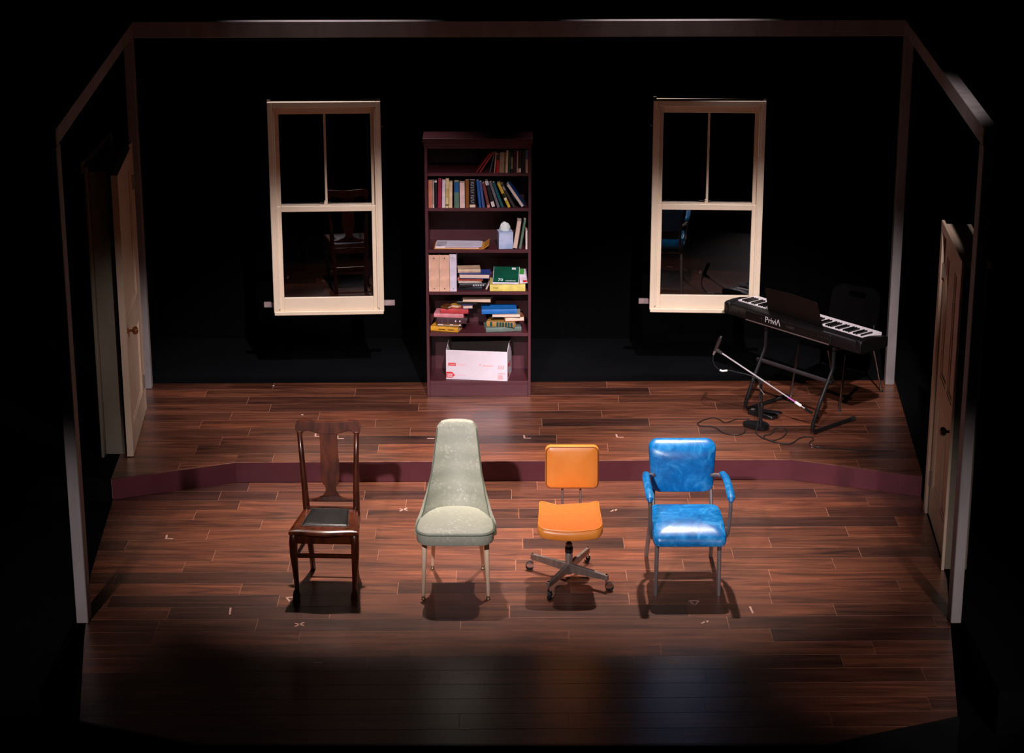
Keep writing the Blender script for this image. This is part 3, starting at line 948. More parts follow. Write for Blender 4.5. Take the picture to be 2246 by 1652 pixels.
upright('small grey and white book propped beside the fourth shelf heap', -0.2020, z, 0.012, 0.050, 25, (200, 180, 170), y0=3.53, d=0.10, group=G4, front_pages=True)
yb = lying('thick pale yellow book lying under the green notebook', -0.0335, 3.60, z, 0.266, 0.20, 0.052, 0, (238, 216, 112), 'front', group=G4)
MB().box(-0.11, -0.07, -0.1045, -0.1033, 0.022, 0.030).build('spine_band', cm((190, 172, 70)), yb)
nb = thing('notebook', 'dark green spiral notebook slid at an angle over the yellow book', 'notebook', (-0.035, 3.566, z + 0.0535 + 0.034), (R(27), 0, R(-3)), None)
lying('black book propping up the green notebook', -0.040, 3.685, z + 0.0535, 0.17, 0.085, 0.052, 0, (22, 22, 24), 'back', group=G4)
MB().box(-0.105, 0.085, -0.060, 0.115, 0.006, 0.008).build('cover', cm((6, 78, 56)), nb)
MB().box(-0.108, 0.088, -0.068, 0.115, 0.0, 0.006).build('pages', 'paper', nb)
MB().box(-0.108, 0.088, -0.070, 0.117, -0.0018, 0.0).build('cover', cm((236, 226, 230)), nb)
MB().box(0.030, 0.060, 0.082, 0.104, 0.0082, 0.0088).build('printed_badge', cm((226, 220, 224)), nb)
text_mesh('lettering', '70', 0.040, 'whitetape', nb, frame_mat((-0.070, -0.048, 0.0083), (1, 0, 0), (0, 1, 0)))
text_mesh('lettering', 'NOTEBOOK', 0.014, 'whitetape', nb, frame_mat((-0.012, -0.050, 0.0083), (1, 0, 0), (0, 1, 0)))
pk = thing('booklet', 'white booklet with green and red print tucked beside the notebook', 'booklet', (0.0800, 3.590, z + 0.0535 + 0.030), (R(22), 0, R(2)))
MB().box(-0.024, 0.034, -0.075, 0.10, 0.0, 0.006).build('pages', cm((232, 214, 224)), pk)
MB().box(-0.024, 0.012, 0.03, 0.098, 0.006, 0.0068).build('printed_panel', cm((60, 150, 60)), pk)
MB().box(0.000, 0.030, -0.070, -0.045, 0.006, 0.0068).build('printed_panel', cm((214, 50, 50)), pk)

# fifth shelf: two heaps
z = SH[4]
G5 = 'books heaped on the fifth shelf'
zz = z
for (lb, cx, cy, L, D, T, yaw, c, sp) in (
        ('golden yellow book at the foot of the fifth shelf heap', -0.493, 3.60, 0.215, 0.145, 0.036, -14, (232, 166, 46), 'front'),
        ('dark slim book lying over the golden yellow one', -0.470, 3.61, 0.185, 0.13, 0.020, -4, (50, 52, 62), 'back'),
        ('thick dark maroon leather book in the fifth shelf heap', -0.452, 3.61, 0.225, 0.14, 0.046, -3, (62, 26, 36), 'front'),
        ('pink covered book in the fifth shelf heap', -0.470, 3.61, 0.225, 0.14, 0.030, -7, (226, 140, 146), 'front'),
        ('red book lying across the pink one', -0.428, 3.615, 0.210, 0.14, 0.034, -6, (204, 62, 64), 'front')):
    o = lying(lb, cx, cy, zz, L, D, T, yaw, c, sp, group=G5)
    if 'golden' in lb:
        MB().box(-0.045, 0.005, -D / 2 - 0.0045, -D / 2 - 0.0032, 0.012, 0.020).box(0.03, 0.075, -D / 2 - 0.0045, -D / 2 - 0.0032, 0.012, 0.020).build('spine_lettering', cm((120, 76, 16)), o)
    if 'leather' in lb:
        for k, xx in enumerate((-0.075, -0.03, 0.03, 0.07)):
            MB().box(xx, xx + 0.004, -D / 2 - 0.0045, -D / 2 - 0.0032, 0.003, 0.043).build('spine_band', cm((110, 76, 66)), o)
        for xx in (0.025, 0.058):
            MB().box(xx, xx + 0.009, -D / 2 - 0.006, -D / 2 - 0.0046, 0.016, 0.026).build('silver_stud', 'chrome', o)
    zz += T + 0.0012
ztop = zz
lying('small brown book on the red one', -0.485, 3.595, ztop, 0.060, 0.10, 0.020, -30, (110, 60, 26), 'front', group=G5)
lying('yellow and black book fallen on the heap', -0.415, 3.630, ztop, 0.070, 0.10, 0.022, -25, (206, 160, 60), 'left', group=G5)
o1 = lying('violet grey small book with salmon pages on the heap', -0.340, 3.600, ztop, 0.078, 0.10, 0.026, 8, (92, 86, 130), 'back', group=G5)
o2 = lying('black book under the topmost tan book', -0.335, 3.625, ztop + 0.0275, 0.15, 0.09, 0.022, -4, (24, 24, 30), 'front', group=G5)
lying('tan paged book jutting out on top of the heap', -0.262, 3.62, ztop + 0.0508, 0.215, 0.13, 0.026, -5, (206, 170, 140), 'back', group=G5)
zz = z
for (lb, cx, cy, L, D, T, yaw, c, sp) in (
        ('grey green book at the foot of the second fifth shelf heap', -0.075, 3.61, 0.270, 0.17, 0.034, 8, (104, 122, 112), 'front'),
        ('book with teal and gold striped spine', -0.075, 3.60, 0.215, 0.14, 0.040, -10, (176, 130, 62), 'front'),
        ('reddish brown small book with salmon edges in the second heap', 0.010, 3.60, 0.150, 0.12, 0.034, 10, (150, 82, 56), 'back'),
        ('cream paged book under the bright blue one', -0.045, 3.60, 0.215, 0.14, 0.026, 1, (150, 146, 136), 'back'),
        ('bright blue book on top of the second heap', -0.100, 3.60, 0.265, 0.15, 0.036, 3, (26, 110, 190), 'front')):
    o = lying(lb, cx, cy, zz, L, D, T, yaw, c, sp, group=G5)
    if 'striped' in lb:
        for f in (0.13, 0.36, 0.46, 0.56, 0.66, 0.76, 0.86):
            MB().box(-L / 2 + L * f, -L / 2 + L * (f + 0.075), -D / 2 - 0.0045, -D / 2 - 0.0032, 0.003, T - 0.003).build('spine_band', cm((8, 66, 66)), o)
    zz += T + 0.0012

# white carton on the bottom shelf
bxl = 0.470
ct = thing('carton', 'open white cardboard carton with red print on the bottom shelf', 'box', (-0.268, 3.505, SH[5] + 0.001), (0, 0, R(-7.0)))
hw = bxl / 2
MB().box(-hw, hw, 0, 0.005, 0, 0.231).build('front_panel', 'card', ct)
MB().box(-hw, hw, 0.255, 0.26, 0, 0.231).build('back_panel', 'cardinside', ct)
for s in (-1, 1):
    MB().box(min(s * hw, s * (hw - 0.005)), max(s * hw, s * (hw - 0.005)), 0.0052, 0.2548, 0, 0.228).build('side_panel', 'card', ct)
    x0 = s * (hw - 0.0025)
    MB().add([(x0 - 0.002, 0.01, 0.2285), (x0 + 0.002, 0.01, 0.2285), (x0 + 0.002, 0.25, 0.2285), (x0 - 0.002, 0.25, 0.2285), (x0 - 0.002, 0.12, 0.272), (x0 + 0.002, 0.12, 0.272), (x0 + 0.002, 0.24, 0.262), (x0 - 0.002, 0.24, 0.262)],
             [(0, 1, 2, 3), (4, 7, 6, 5), (0, 4, 5, 1), (1, 5, 6, 2), (2, 6, 7, 3), (3, 7, 4, 0)]).build('side_flap', 'card', ct)
MB().box(-hw + 0.006, hw - 0.006, 0.0052, 0.2548, 0.0, 0.005).build('base_panel', 'cardinside', ct)
MB().box(-hw + 0.006, hw - 0.006, 0.250, 0.254, 0.2315, 0.300).build('back_flap', 'cardinside', ct)
tg = MB().box(-hw + 0.016, -hw + 0.076, -0.0008, -0.0001, 0.108, 0.130).build('logo_block', 'redprint', ct)
text_mesh('lettering', 'STAPLES', 0.0145, 'card', ct, frame_mat((-hw + 0.0185, -0.0010, 0.114), (1, 0, 0), (0, 0, 1)), 0.0002)
MB().prism([(-hw + 0.001, 0.012), (-hw + 0.046, 0.012), (-hw + 0.068, 0.034), (-hw + 0.046, 0.058), (-hw + 0.001, 0.058)], lambda x, zq, t: (x, t, zq), -0.0008, -0.0001).build('arrow_block', 'redprint', ct)
m = MB()
for r_, zr in enumerate((0.019, 0.034)):
    for k in range(3):
        m.box(-hw + 0.010 + 0.014 * k, -hw + 0.020 + 0.014 * k, -0.0014, -0.0009, zr, zr + 0.010)
m.build('arrow_print', 'card', ct)
for (a, b_, c, d_) in ((-hw + 0.085, -hw + 0.150, 0.118, 0.122), (-hw + 0.095, -hw + 0.140, 0.110, 0.113), (-hw + 0.080, -hw + 0.155, 0.034, 0.037), (0.02, 0.032, 0.116, 0.130), (0.045, 0.125, 0.112, 0.120), (0.162, 0.218, 0.054, 0.062), (0.162, 0.200, 0.010, 0.046)):
    MB().box(a, b_, -0.0006, -0.0001, c, d_).build('printed_line', 'pinkprint', ct)
for k in range(3):
    MB().prism([(0.160 + 0.018 * k, 0.092), (0.172 + 0.018 * k, 0.092), (0.176 + 0.018 * k, 0.124), (0.166 + 0.018 * k, 0.124)], lambda x, zq, t: (x, t, zq), -0.0006, -0.0001).build('printed_mark', 'pinkprint', ct)
for (a, b_, c, d_) in ((0.03, 0.09, 0.10, 0.125), (0.13, 0.18, 0.07, 0.12), (0.02, 0.08, 0.02, 0.05)):
    MB().box(hw + 0.0001, hw + 0.0007, a, b_, c, d_).build('printed_mark', 'redprint', ct)

# ------------------------------------------------------------------ wooden chair
wc = thing('wooden_chair', 'dark oak dining chair with vase-shaped splat and black leather seat', 'chair', (-1.118, 0.22, 0.0005), (0, 0, R(-2.2)))
lx = lambda x, zq: x - 0.05 * max(0.0, zq - 0.45)      # the old back leans a little to one side
for s in (-1, 1):
    # cabriole front leg with claw foot
    pts = [(s * 0.182, -0.205, 0.425), (s * 0.186, -0.212, 0.36), (s * 0.185, -0.212, 0.28), (s * 0.180, -0.204, 0.18), (s * 0.176, -0.198, 0.09), (s * 0.175, -0.200, 0.045), (s * 0.176, -0.206, 0.020), (s * 0.176, -0.208, 0.0)]
    MB().tube(pts, [0.024, 0.025, 0.023, 0.018, 0.0145, 0.0145, 0.022, 0.021], 8, sq=True).build('leg', 'oak', wc, bevel=0.004)
    cf = MB()
    for k in range(3):
        cf.tube([(s * 0.176 + (k - 1) * 0.011, -0.214, 0.055), (s * 0.176 + (k - 1) * 0.015, -0.229, 0.028), (s * 0.176 + (k - 1) * 0.016, -0.236, 0.006)], [0.005, 0.0065, 0.004], 6)
    cf.build('claw_foot', 'oak', wc)
    # rear leg running up into the back post
    pts = [(s * 0.135, 0.240, 0.0), (s * 0.138, 0.215, 0.12), (s * 0.148, 0.180, 0.30), (s * 0.155, 0.172, 0.45), (lx(s * 0.160, 0.60), 0.195, 0.60), (lx(s * 0.168, 0.76), 0.235, 0.76), (lx(s * 0.176, 0.90), 0.272, 0.90)]
    MB().tube(pts, [0.016, 0.017, 0.020, 0.021, 0.018, 0.016, 0.0155], 8, sq=True).build('back_post', 'oak', wc, bevel=0.003)
    MB().box(min(s * 0.155, s * 0.178), max(s * 0.155, s * 0.178), -0.19, 0.165, 0.365, 0.418).build('side_apron', 'oak', wc, bevel=0.002)
    MB().tube([(s * 0.181, -0.19, 0.255), (s * 0.148, 0.185, 0.255)], 0.011, 8, sq=True).build('side_stretcher', 'oak', wc)
MB().box(-0.162, 0.162, -0.222, -0.200, 0.360, 0.418).build('front_apron', 'oak', wc, bevel=0.002)
MB().box(-0.140, 0.140, 0.160, 0.180, 0.365, 0.418).build('rear_apron', 'oak', wc, bevel=0.002)
MB().box(-0.165, 0.165, -0.208, -0.190, 0.262, 0.288).build('front_stretcher', 'oak', wc, bevel=0.002)
MB().box(-0.135, 0.135, 0.184, 0.200, 0.215, 0.238).build('rear_stretcher', 'oak', wc, bevel=0.002)
# moulded seat frame: serpentine front, opening for the leather pad
outer = []
for k in range(13):
    t = -1 + 2 * k / 12
    outer.append((0.207 * t, -0.240 - 0.010 * math.cos(math.pi * t) * (1 - t * t) - 0.006 * (1 - t * t)))
outer += [(0.207, -0.215), (0.165, 0.150), (0.150, 0.182), (-0.150, 0.182), (-0.165, 0.150), (-0.207, -0.215)]
rings = []
for ins, zq in ((0.008, 0.418), (0.0, 0.424), (-0.003, 0.434), (0.0, 0.444), (0.012, 0.452), (0.030, 0.453)):
    rings.append([(x * (1 - ins / 0.2), -0.03 + (y + 0.03) * (1 - ins / 0.21), zq) for x, y in outer])
MB().loft(rings).build('seat_frame', 'oakworn', wc)
pad = [(-0.138, -0.165), (0.138, -0.165), (0.112, 0.112), (-0.112, 0.112)]
rings = []
for k, zq in ((1.0, 0.4532), (1.0, 0.456), (0.93, 0.4615), (0.6, 0.4645), (0.2, 0.466)):
    rings.append([(x * k, -0.0265 + (y + 0.0265) * k, zq) for x, y in pad])
MB().loft(rings).build('seat_pad', 'leather', wc, bevel=0.004)
tr = MB()
for a, b_ in zip(pad, pad[1:] + pad[:1]):
    tr.tube([(a[0] * 1.015, a[1] * 1.015, 0.457), (b_[0] * 1.015, b_[1] * 1.015, 0.457)], 0.0022, 6)
tr.build('leather_trim', mk('scuffed_trim', (92, 78, 66), (30, 26, 24), rough=0.5, scale=(60, 60, 60)), wc)
nl = MB()
for a, b_ in zip(pad, pad[1:] + pad[:1]):
    for k in range(9):
        t = (k + 0.5) / 9
        nl.lathe([(0.0032, 0), (0.0022, 0.0016), (0.0004, 0.002)], 6, (a[0] * 1.05 + (b_[0] - a[0]) * 1.05 * t, a[1] * 1.05 + (b_[1] - a[1]) * 1.05 * t, 0.4528))
nl.build('nail_heads', 'blackmetal', wc)
# back: y of the raked plane at height z
by = lambda zq: 0.172 + (zq - 0.45) * 0.222 + (0.012 if zq > 0.5 else 0)
# crest rail outline (x, z)
cr_ = []
top = [(-0.200, 0.905), (-0.203, 0.930), (-0.196, 0.956), (-0.176, 0.970), (-0.14, 0.971), (-0.09, 0.966), (-0.03, 0.963), (0.03, 0.963), (0.09, 0.966), (0.14, 0.971), (0.176, 0.970), (0.196, 0.956), (0.203, 0.930), (0.200, 0.905)]
bot = [(0.192, 0.885), (0.180, 0.876), (0.160, 0.878), (0.156, 0.895), (0.140, 0.906), (0.110, 0.903), (0.075, 0.893), (0.030, 0.886), (-0.030, 0.886), (-0.075, 0.893), (-0.110, 0.903), (-0.140, 0.906), (-0.156, 0.895), (-0.160, 0.878), (-0.180, 0.876), (-0.192, 0.885)]
MB().prism(top + bot, lambda x, zq, t: (lx(x, zq), by(zq) + t + 0.10 * x * x, zq), -0.016, 0.012).build('crest_rail', 'oakworn', wc, bevel=0.006, seg=2)
prof = [(0.056, 0.890), (0.054, 0.84), (0.054, 0.78), (0.057, 0.72), (0.059, 0.67), (0.057, 0.63), (0.052, 0.600), (0.046, 0.590), (0.050, 0.582), (0.036, 0.572), (0.031, 0.553), (0.034, 0.536), (0.046, 0.520), (0.052, 0.512)]
poly = [(-a, b_) for a, b_ in prof] + [(a, b_) for a, b_ in reversed(prof)]
MB().prism(poly, lambda x, zq, t: (lx(x, zq), by(zq) + t, zq), -0.005, 0.006).build('splat', 'oakworn', wc, bevel=0.002)
lr = [(-0.150, 0.478), (-0.150, 0.494), (-0.10, 0.497), (-0.075, 0.504), (-0.058, 0.513), (0.058, 0.513), (0.075, 0.504), (0.10, 0.497), (0.150, 0.494), (0.150, 0.478)]
MB().prism(lr, lambda x, zq, t: (lx(x, zq), 0.184 + t, zq), -0.011, 0.011).build('lower_rail', 'oak', wc, bevel=0.002)

# ------------------------------------------------------------------ pale green chair
gc = thing('upholstered_chair', 'tall-backed pale sage vinyl chair on tapered cream legs', 'chair', (-0.339, 0.22, 0.0005), (0, 0, 0))


def gseat(x, y, zq):
    # wider towards the front (-y), rounded
    k = 1.0 - 0.24 * max(0.0, min(1.0, (y + 0.22) / 0.36)) ** 1.3
    return (x * k, y, zq + 0.010 * math.sin(max(0, min(1, (y + 0.34) / 0.5)) * math.pi))


m = cushion(0.462, 0.470, 0.092, r=0.085, edge=0.020, crown=0.016, n=6, z0=0.385, taper=None)
m.warp(lambda x, y, zq: gseat(x, y - 0.098, zq))
m.build('seat', 'sage', gc)
pp = [gseat(x, y - 0.098, 0.4600) for x, y in rr(0.466, 0.474, 0.087, 8, e=8)]
MB().tube([p for p in pp] + [pp[0]], 0.0042, 6).build('seat_piping', 'sagepipe', gc)


def interp(tab, v):
    for (a, b_), (c, d_) in zip(tab[:-1], tab[1:]):
        if v <= c:
            t = (v - a) / (c - a)
            t = t * t * (3 - 2 * t) * 0.35 + t * 0.65
            return b_ + (d_ - b_) * t
    return tab[-1][1]


GW = [(0.36, 0.224), (0.45, 0.220), (0.52, 0.192), (0.60, 0.170), (0.70, 0.148), (0.80, 0.134), (0.90, 0.121), (0.945, 0.116)]
GY = [(0.36, 0.055), (0.47, 0.085), (0.56, 0.135), (0.66, 0.188), (0.76, 0.236), (0.86, 0.285), (0.945, 0.325)]
GA = [(0.36, 0.225), (0.45, 0.215), (0.56, 0.130), (0.66, 0.080), (0.76, 0.045), (0.86, 0.022), (0.945, 0.012)]


def gback(u, zq, off):
    w = interp(GW, zq)
    if zq > 0.915:
        e = (zq - 0.915) / 0.03
        w -= 0.016 * e * e
    th = off * (1 - 0.35 * abs(u) ** 3)
    return (w * u * (1 + ((0.04 + 0.07 * max(0, min(1, (0.64 - zq) / 0.2))) if off > 0.02 else 0)), interp(GY, zq) - interp(GA, zq) * abs(u) ** 2.3 + th, zq - 0.004 * (abs(u) ** 4) * max(0, (zq - 0.88) / 0.06))


NU, NV = 18, 22
zs_ = [0.385 + (0.945 - 0.385) * k / NV for k in range(NV + 1)]
m = MB()
front = [[gback(-1 + 2 * i / NU, zq, 0.0) for i in range(NU + 1)] for zq in zs_]
back = [[gback(-1 + 2 * i / NU, zq, 0.055) for i in range(NU + 1)] for zq in zs_]
rings = [front[k] + list(reversed(back[k])) for k in range(NV + 1)]
toprow = [((p[0]) * 0.95, p[1] + 0.018 - 0.036 * (i > NU) * 0.9, p[2] + 0.010) for i, p in enumerate(rings[-1])]
rings.append(toprow)
m.loft(rings)
m.build('backrest', 'sage', gc, smooth=60)
for s in (-1, 1):
    MB().tube([gback(s, zq, 0.002) for zq in zs_[2:-1]], 0.0035, 6).build('back_piping', 'sagepipe', gc)
    MB().tube([(s * 0.185, -0.190, 0.392), (s * 0.196, -0.218, 0.022)], [0.018, 0.010], 12).build('front_leg', 'creamleg', gc)
    MB().lathe([(0.014, 0), (0.015, 0.006), (0.011, 0.012), (0.0105, 0.022)], 12, (s * 0.196, -0.218, 0.0)).build('ferrule', 'brass', gc)
    MB().tube([(s * 0.135, 0.120, 0.392), (s * 0.158, 0.255, 0.022)], [0.018, 0.010], 12).build('rear_leg', 'creamleg', gc)
    MB().lathe([(0.014, 0), (0.015, 0.006), (0.011, 0.012), (0.0105, 0.022)], 12, (s * 0.158, 0.255, 0.0)).build('ferrule', 'brass', gc)
MB().box(-0.19, 0.19, -0.20, 0.16, 0.378, 0.386).build('seat_base', 'sagepipe', gc)

# ------------------------------------------------------------------ orange office chair
oc = thing('office_chair', 'orange vinyl swivel office chair on a steel four-star base', 'chair', (0.350, 0.285, 0.0005), (0, 0, 0))
TIPS = [(-0.222, 0.172), (0.127, 0.275), (0.226, -0.160), (-0.130, -0.270)]
for (tx, ty) in TIPS:
    L_ = math.hypot(tx, ty)
    a = math.atan2(ty, tx)
    rot = Matrix.Rotation(a, 4, 'Z')
    m = MB()
    v = [(0.018, -0.012, 0.062), (0.018, 0.012, 0.062), (0.018, 0.012, 0.118), (0.018, -0.012, 0.118), (L_ + 0.01, -0.010, 0.072), (L_ + 0.01, 0.010, 0.072), (L_ + 0.01, 0.010, 0.108), (L_ + 0.01, -0.010, 0.108)]
    m.add([rot @ Vector(p) for p in v], [(0, 1, 2, 3), (7, 6, 5, 4), (0, 4, 5, 1), (1, 5, 6, 2), (2, 6, 7, 3), (3, 7, 4, 0)])
    m.build('base_arm', 'steel', oc, bevel=0.003)
    cs = bpy.data.objects.new('caster', None); COL.objects.link(cs); cs.parent = oc; cs.location = (tx, ty, 0)
    cs.rotation_euler = (0, 0, a + 0.7)
    MB().tube([(0, 0, 0.112), (0, 0, 0.040)], 0.007, 8).build('stem', 'chrome', cs)
    MB().lathe([(0.012, -0.011), (0.024, -0.011), (0.026, -0.007), (0.026, 0.007), (0.024, 0.011), (0.012, 0.011)], 18, (0.018, 0, 0.0265), (0, 1, 0)).build('wheel', 'rubber', cs)
    hd = [(0.016 + 0.024 * math.cos(R(t)), 0.030 + 0.026 * math.sin(R(t))) for t in range(10, 191, 20)] + [(0.008, 0.022), (0.026, 0.022)]
    for sy in (-1, 1):
        MB().prism(hd, lambda x, zq, t: (x, t, zq), sy * 0.0125, sy * 0.0150).build('hood_plate', 'chrome', cs)
MB().lathe([(0.020, 0.050), (0.023, 0.055), (0.023, 0.185), (0.021, 0.190)], 18).build('hub_column', 'steel', oc)
MB().lathe([(0.0235, 0.190), (0.025, 0.193), (0.025, 0.226), (0.0235, 0.229)], 18).build('collar', 'blackplastic', oc)
MB().lathe([(0.021, 0.229), (0.021, 0.248), (0.018, 0.252)], 18).build('collar_ring', 'steel', oc)
MB().lathe([(0.0125, 0.252), (0.0125, 0.372)], 14).build('spindle', 'blackmetal', oc)
MB().box(-0.075, 0.075, -0.10, 0.11, 0.372, 0.392).build('seat_plate', 'blackmetal', oc, bevel=0.004)


def oseat(x, y, zq):
    # saddle: sides rise, front rolls down, rear lifts
    s = (x / 0.20) ** 2
    lift = 0.034 * s * (0.55 + 0.9 * max(0, (y + 0.24) / 0.36))
    fr_ = max(0.0, (-0.165 - y) / 0.09)
    bow = -0.026 * (1 - s) * max(0, min(1, (-y - 0.10) / 0.12)) - 0.012 * (1 - s) * max(0, min(1, (y - 0.0) / 0.09))
    return (x * (1.0 + 0.06 * max(0, -y / 0.25)), y + bow, zq + lift - 0.020 * fr_ * fr_ + 0.010 * max(0, y / 0.12))


m = cushion(0.375, 0.355, 0.062, r=0.045, edge=0.020, crown=-0.006, n=6, z0=0.393)
m.warp(lambda x, y, zq: oseat(x, y - 0.085, zq))
m.build('seat', 'orange', oc)
m = MB()
rings = []
for k in (1.0, 0.97, 0.8, 0.55, 0.3, 0.06):
    rings.append([oseat(x, y - 0.085, 0.4565 - 0.006 * (1 - k * k) + (0.0022 if k < 0.99 else 0)) for x, y in rr(0.352 * k, 0.330 * k, 0.034 * k, 6, e=8)])
m.loft(rings, cap=True)
m.build('seat_top', 'orangefab', oc)
for zq, w_, d_, rad in ((0.4575, 0.356, 0.334, 0.0035), (0.396, 0.352, 0.330, 0.003)):
    pp = [oseat(x, y - 0.085, zq) for x, y in rr(w_ + 0.004, d_, 0.036, 8, e=8)]
    MB().tube(pp + [pp[0]], rad, 6).build('seat_piping', 'orange' if zq > 0.44 else 'orangepipe', oc)
# backrest cushion, tilted back a little; local x-z, thickness along y
bk = bpy.data.objects.new('backrest', None); COL.objects.link(bk); bk.parent = oc
bk.location = (0.020, 0.205, 0.532); bk.rotation_euler = (R(-7), 0, 0)
m = cushion(0.332, 0.272, 0.062, r=0.035, edge=0.014, crown=0.010, n=6)
m.warp(lambda x, y, zq: (x, -zq + 0.03 + 0.10 * x * x, y + 0.138))
m.build('back_cushion', 'orange', bk)
pp = [(x, -0.0315 + 0.10 * x * x, y + 0.138) for x, y in rr(0.318, 0.258, 0.032, 8, e=8)]
MB().tube(pp + [pp[0]], 0.0036, 6).build('piping', 'orangepipe', bk)
pp = [(x, 0.0185 + 0.10 * x * x, y + 0.138) for x, y in rr(0.320, 0.262, 0.034, 8, e=8)]
MB().tube(pp + [pp[0]], 0.0036, 6).build('piping', 'orangepipe', bk)
for s in (-1, 1):
    MB().tube([(0.018 + s * 0.056, 0.06, 0.384), (0.018 + s * 0.056, 0.17, 0.384), (0.018 + s * 0.056, 0.205, 0.398), (0.018 + s * 0.056, 0.216, 0.44), (0.018 + s * 0.056, 0.236, 0.60)], 0.0075, 8).build('back_support', 'alu', oc)

# ------------------------------------------------------------------ blue armchair
ba = thing('armchair', 'bright blue vinyl armchair with square metal frame and padded arms', 'chair', (1.060, 0.33, 0.0005), (0, 0, R(0.5)))


def bseat(x, y, zq):
    k = 1.0 - 0.10 * max(0, min(1, (y + 0.05) / 0.25))
    fr_ = max(0.0, (-0.22 - y) / 0.17)
    return (x * k, y, zq - 0.050 * fr_ ** 1.6 * (1 if zq > 0.41 else 0.15) + 0.012 * max(0, -y / 0.3) * 0)


m = cushion(0.440, 0.470, 0.105, r=0.045, edge=0.028, crown=0.010, n=6, z0=0.362)
m.warp(lambda x, y, zq: bseat(x, y - 0.155, zq))
m.build('seat', 'blue', ba)
for s in (-1, 1):
    MB().tube([bseat(s * 0.190, y, zq) for y, zq in ((-0.26, 0.468), (-0.30, 0.466), (-0.34, 0.458), (-0.370, 0.442), (-0.386, 0.42), (-0.384, 0.392))], 0.003, 6).build('seat_piping', 'bluepipe', ba)
bb = bpy.data.objects.new('backrest', None); COL.objects.link(bb); bb.parent = ba
bb.location = (-0.002, 0.205, 0.492); bb.rotation_euler = (R(-9), 0, 0)
m = cushion(0.384, 0.328, 0.058, r=0.055, edge=0.020, crown=0.012, n=8)
m.warp(lambda x, y, zq: (x * (1.0 + 0.10 * (y + 0.164) / 0.328), -zq + 0.03 + 0.25 * x * x + 0.050 * max(0, (y - 0.055) / 0.105) ** 2.2, y + 0.164))
m.build('back_cushion', 'blue', bb)
MB().box(-0.17, 0.17, 0.034, 0.040, 0.02, 0.30).build('back_board', 'blackplastic', bb)
q = 0.0125
for s in (-1, 1):
    MB().tube([(s * 0.191, -0.268, 0.0), (s * 0.188, -0.262, 0.345)], q, 8, sq=True).build('front_leg', 'alu', ba)
    # rear leg kicks back from under the seat; upright carries the back
    MB().tube([(s * 0.205, 0.345, 0.0), (s * 0.196, 0.190, 0.30), (s * 0.190, 0.150, 0.40)], q, 8, sq=True).build('rear_leg', 'alu', ba)
    MB().tube([(s * 0.180, 0.140, 0.345), (s * 0.180, 0.205, 0.46), (s * 0.176, 0.245, 0.56), (s * 0.172, 0.275, 0.70)], q * 0.9, 8, sq=True).build('back_upright', 'alu', ba)
    MB().tube([(s * 0.186, -0.255, 0.352), (s * 0.186, 0.16, 0.352)], q * 0.9, 8, sq=True).build('side_rail', 'alu', ba)
    # arm loop: out of the back upright, forward, bowed outwards, down to the side rail
    arm = [(s * 0.176, 0.200, 0.604), (s * 0.215, 0.165, 0.618), (s * 0.236, 0.110, 0.630), (s * 0.243, 0.00, 0.640), (s * 0.242, -0.16, 0.645), (s * 0.241, -0.30, 0.632), (s * 0.240, -0.333, 0.600), (s * 0.237, -0.320, 0.50), (s * 0.232, -0.295, 0.415), (s * 0.222, -0.262, 0.380), (s * 0.200, -0.22, 0.353)]
    MB().tube(arm, q * 0.9, 8, sq=True).build('arm_tube', 'alu', ba)
    pts = [(s * 0.229, 0.115, 0.648), (s * 0.236, 0.085, 0.655), (s * 0.244, 0.00, 0.662), (s * 0.244, -0.15, 0.667), (s * 0.243, -0.28, 0.660), (s * 0.242, -0.325, 0.648), (s * 0.242, -0.338, 0.632)]
    MB().tube(pts, [0.014, 0.021, 0.023, 0.024, 0.025, 0.023, 0.012], 12, aspect=0.8).build('arm_pad', 'blue', ba)
MB().tube([(-0.188, -0.262, 0.350), (0.188, -0.262, 0.350)], q * 0.9, 8, sq=True).build('front_rail', 'alu', ba)
MB().tube([(-0.19, 0.155, 0.352), (0.19, 0.155, 0.352)], q * 0.9, 8, sq=True).build('rear_rail', 'alu', ba)

# ------------------------------------------------------------------ keyboard on its stand
KO = (1.605, 3.60, 0)
KR = math.atan2(2.52 - 3.60, 2.47 - 1.605)
KB = thing('digital_piano', 'black digital piano with its back to the audience, white keys behind', 'piano', (KO[0], KO[1], 0.772), (0, 0, KR))
KL = 1.378
body = MB()
sec = [(0.0, 0.004), (0.012, 0.0), (0.275, 0.0), (0.285, 0.008), (0.285, 0.070), (0.088, 0.070), (0.083, 0.098), (0.02, 0.092), (0.004, 0.084)]
body.prism(sec, lambda y, zq, x: (x, y, zq), 0.055, KL - 0.055)
body.build('case', 'pianobody', KB, bevel=0.003)
for x0, x1 in ((0.0, 0.055), (KL - 0.055, KL)):
    cap = [(0.0, 0.004), (0.012, 0.0), (0.275, 0.0), (0.292, 0.012), (0.292, 0.080), (0.16, 0.100), (0.083, 0.102), (0.02, 0.096), (0.0, 0.086)]
    MB().prism(cap, lambda y, zq, x: (x, y, zq), x0, x1).build('end_block', 'pianobody', KB, bevel=0.004)
MB().box(0.24, 1.10, -0.012, 0.0, 0.012, 0.080).build('rear_panel', 'pianobody', KB, bevel=0.004)
MB().tube([(0.25, -0.016, 0.010), (1.09, -0.016, 0.010)], 0.005, 8).build('rear_strip', mk('dull_strip', (96, 78, 74), (84, 68, 64), rough=0.4), KB)
wk = (KL - 0.112) / 52
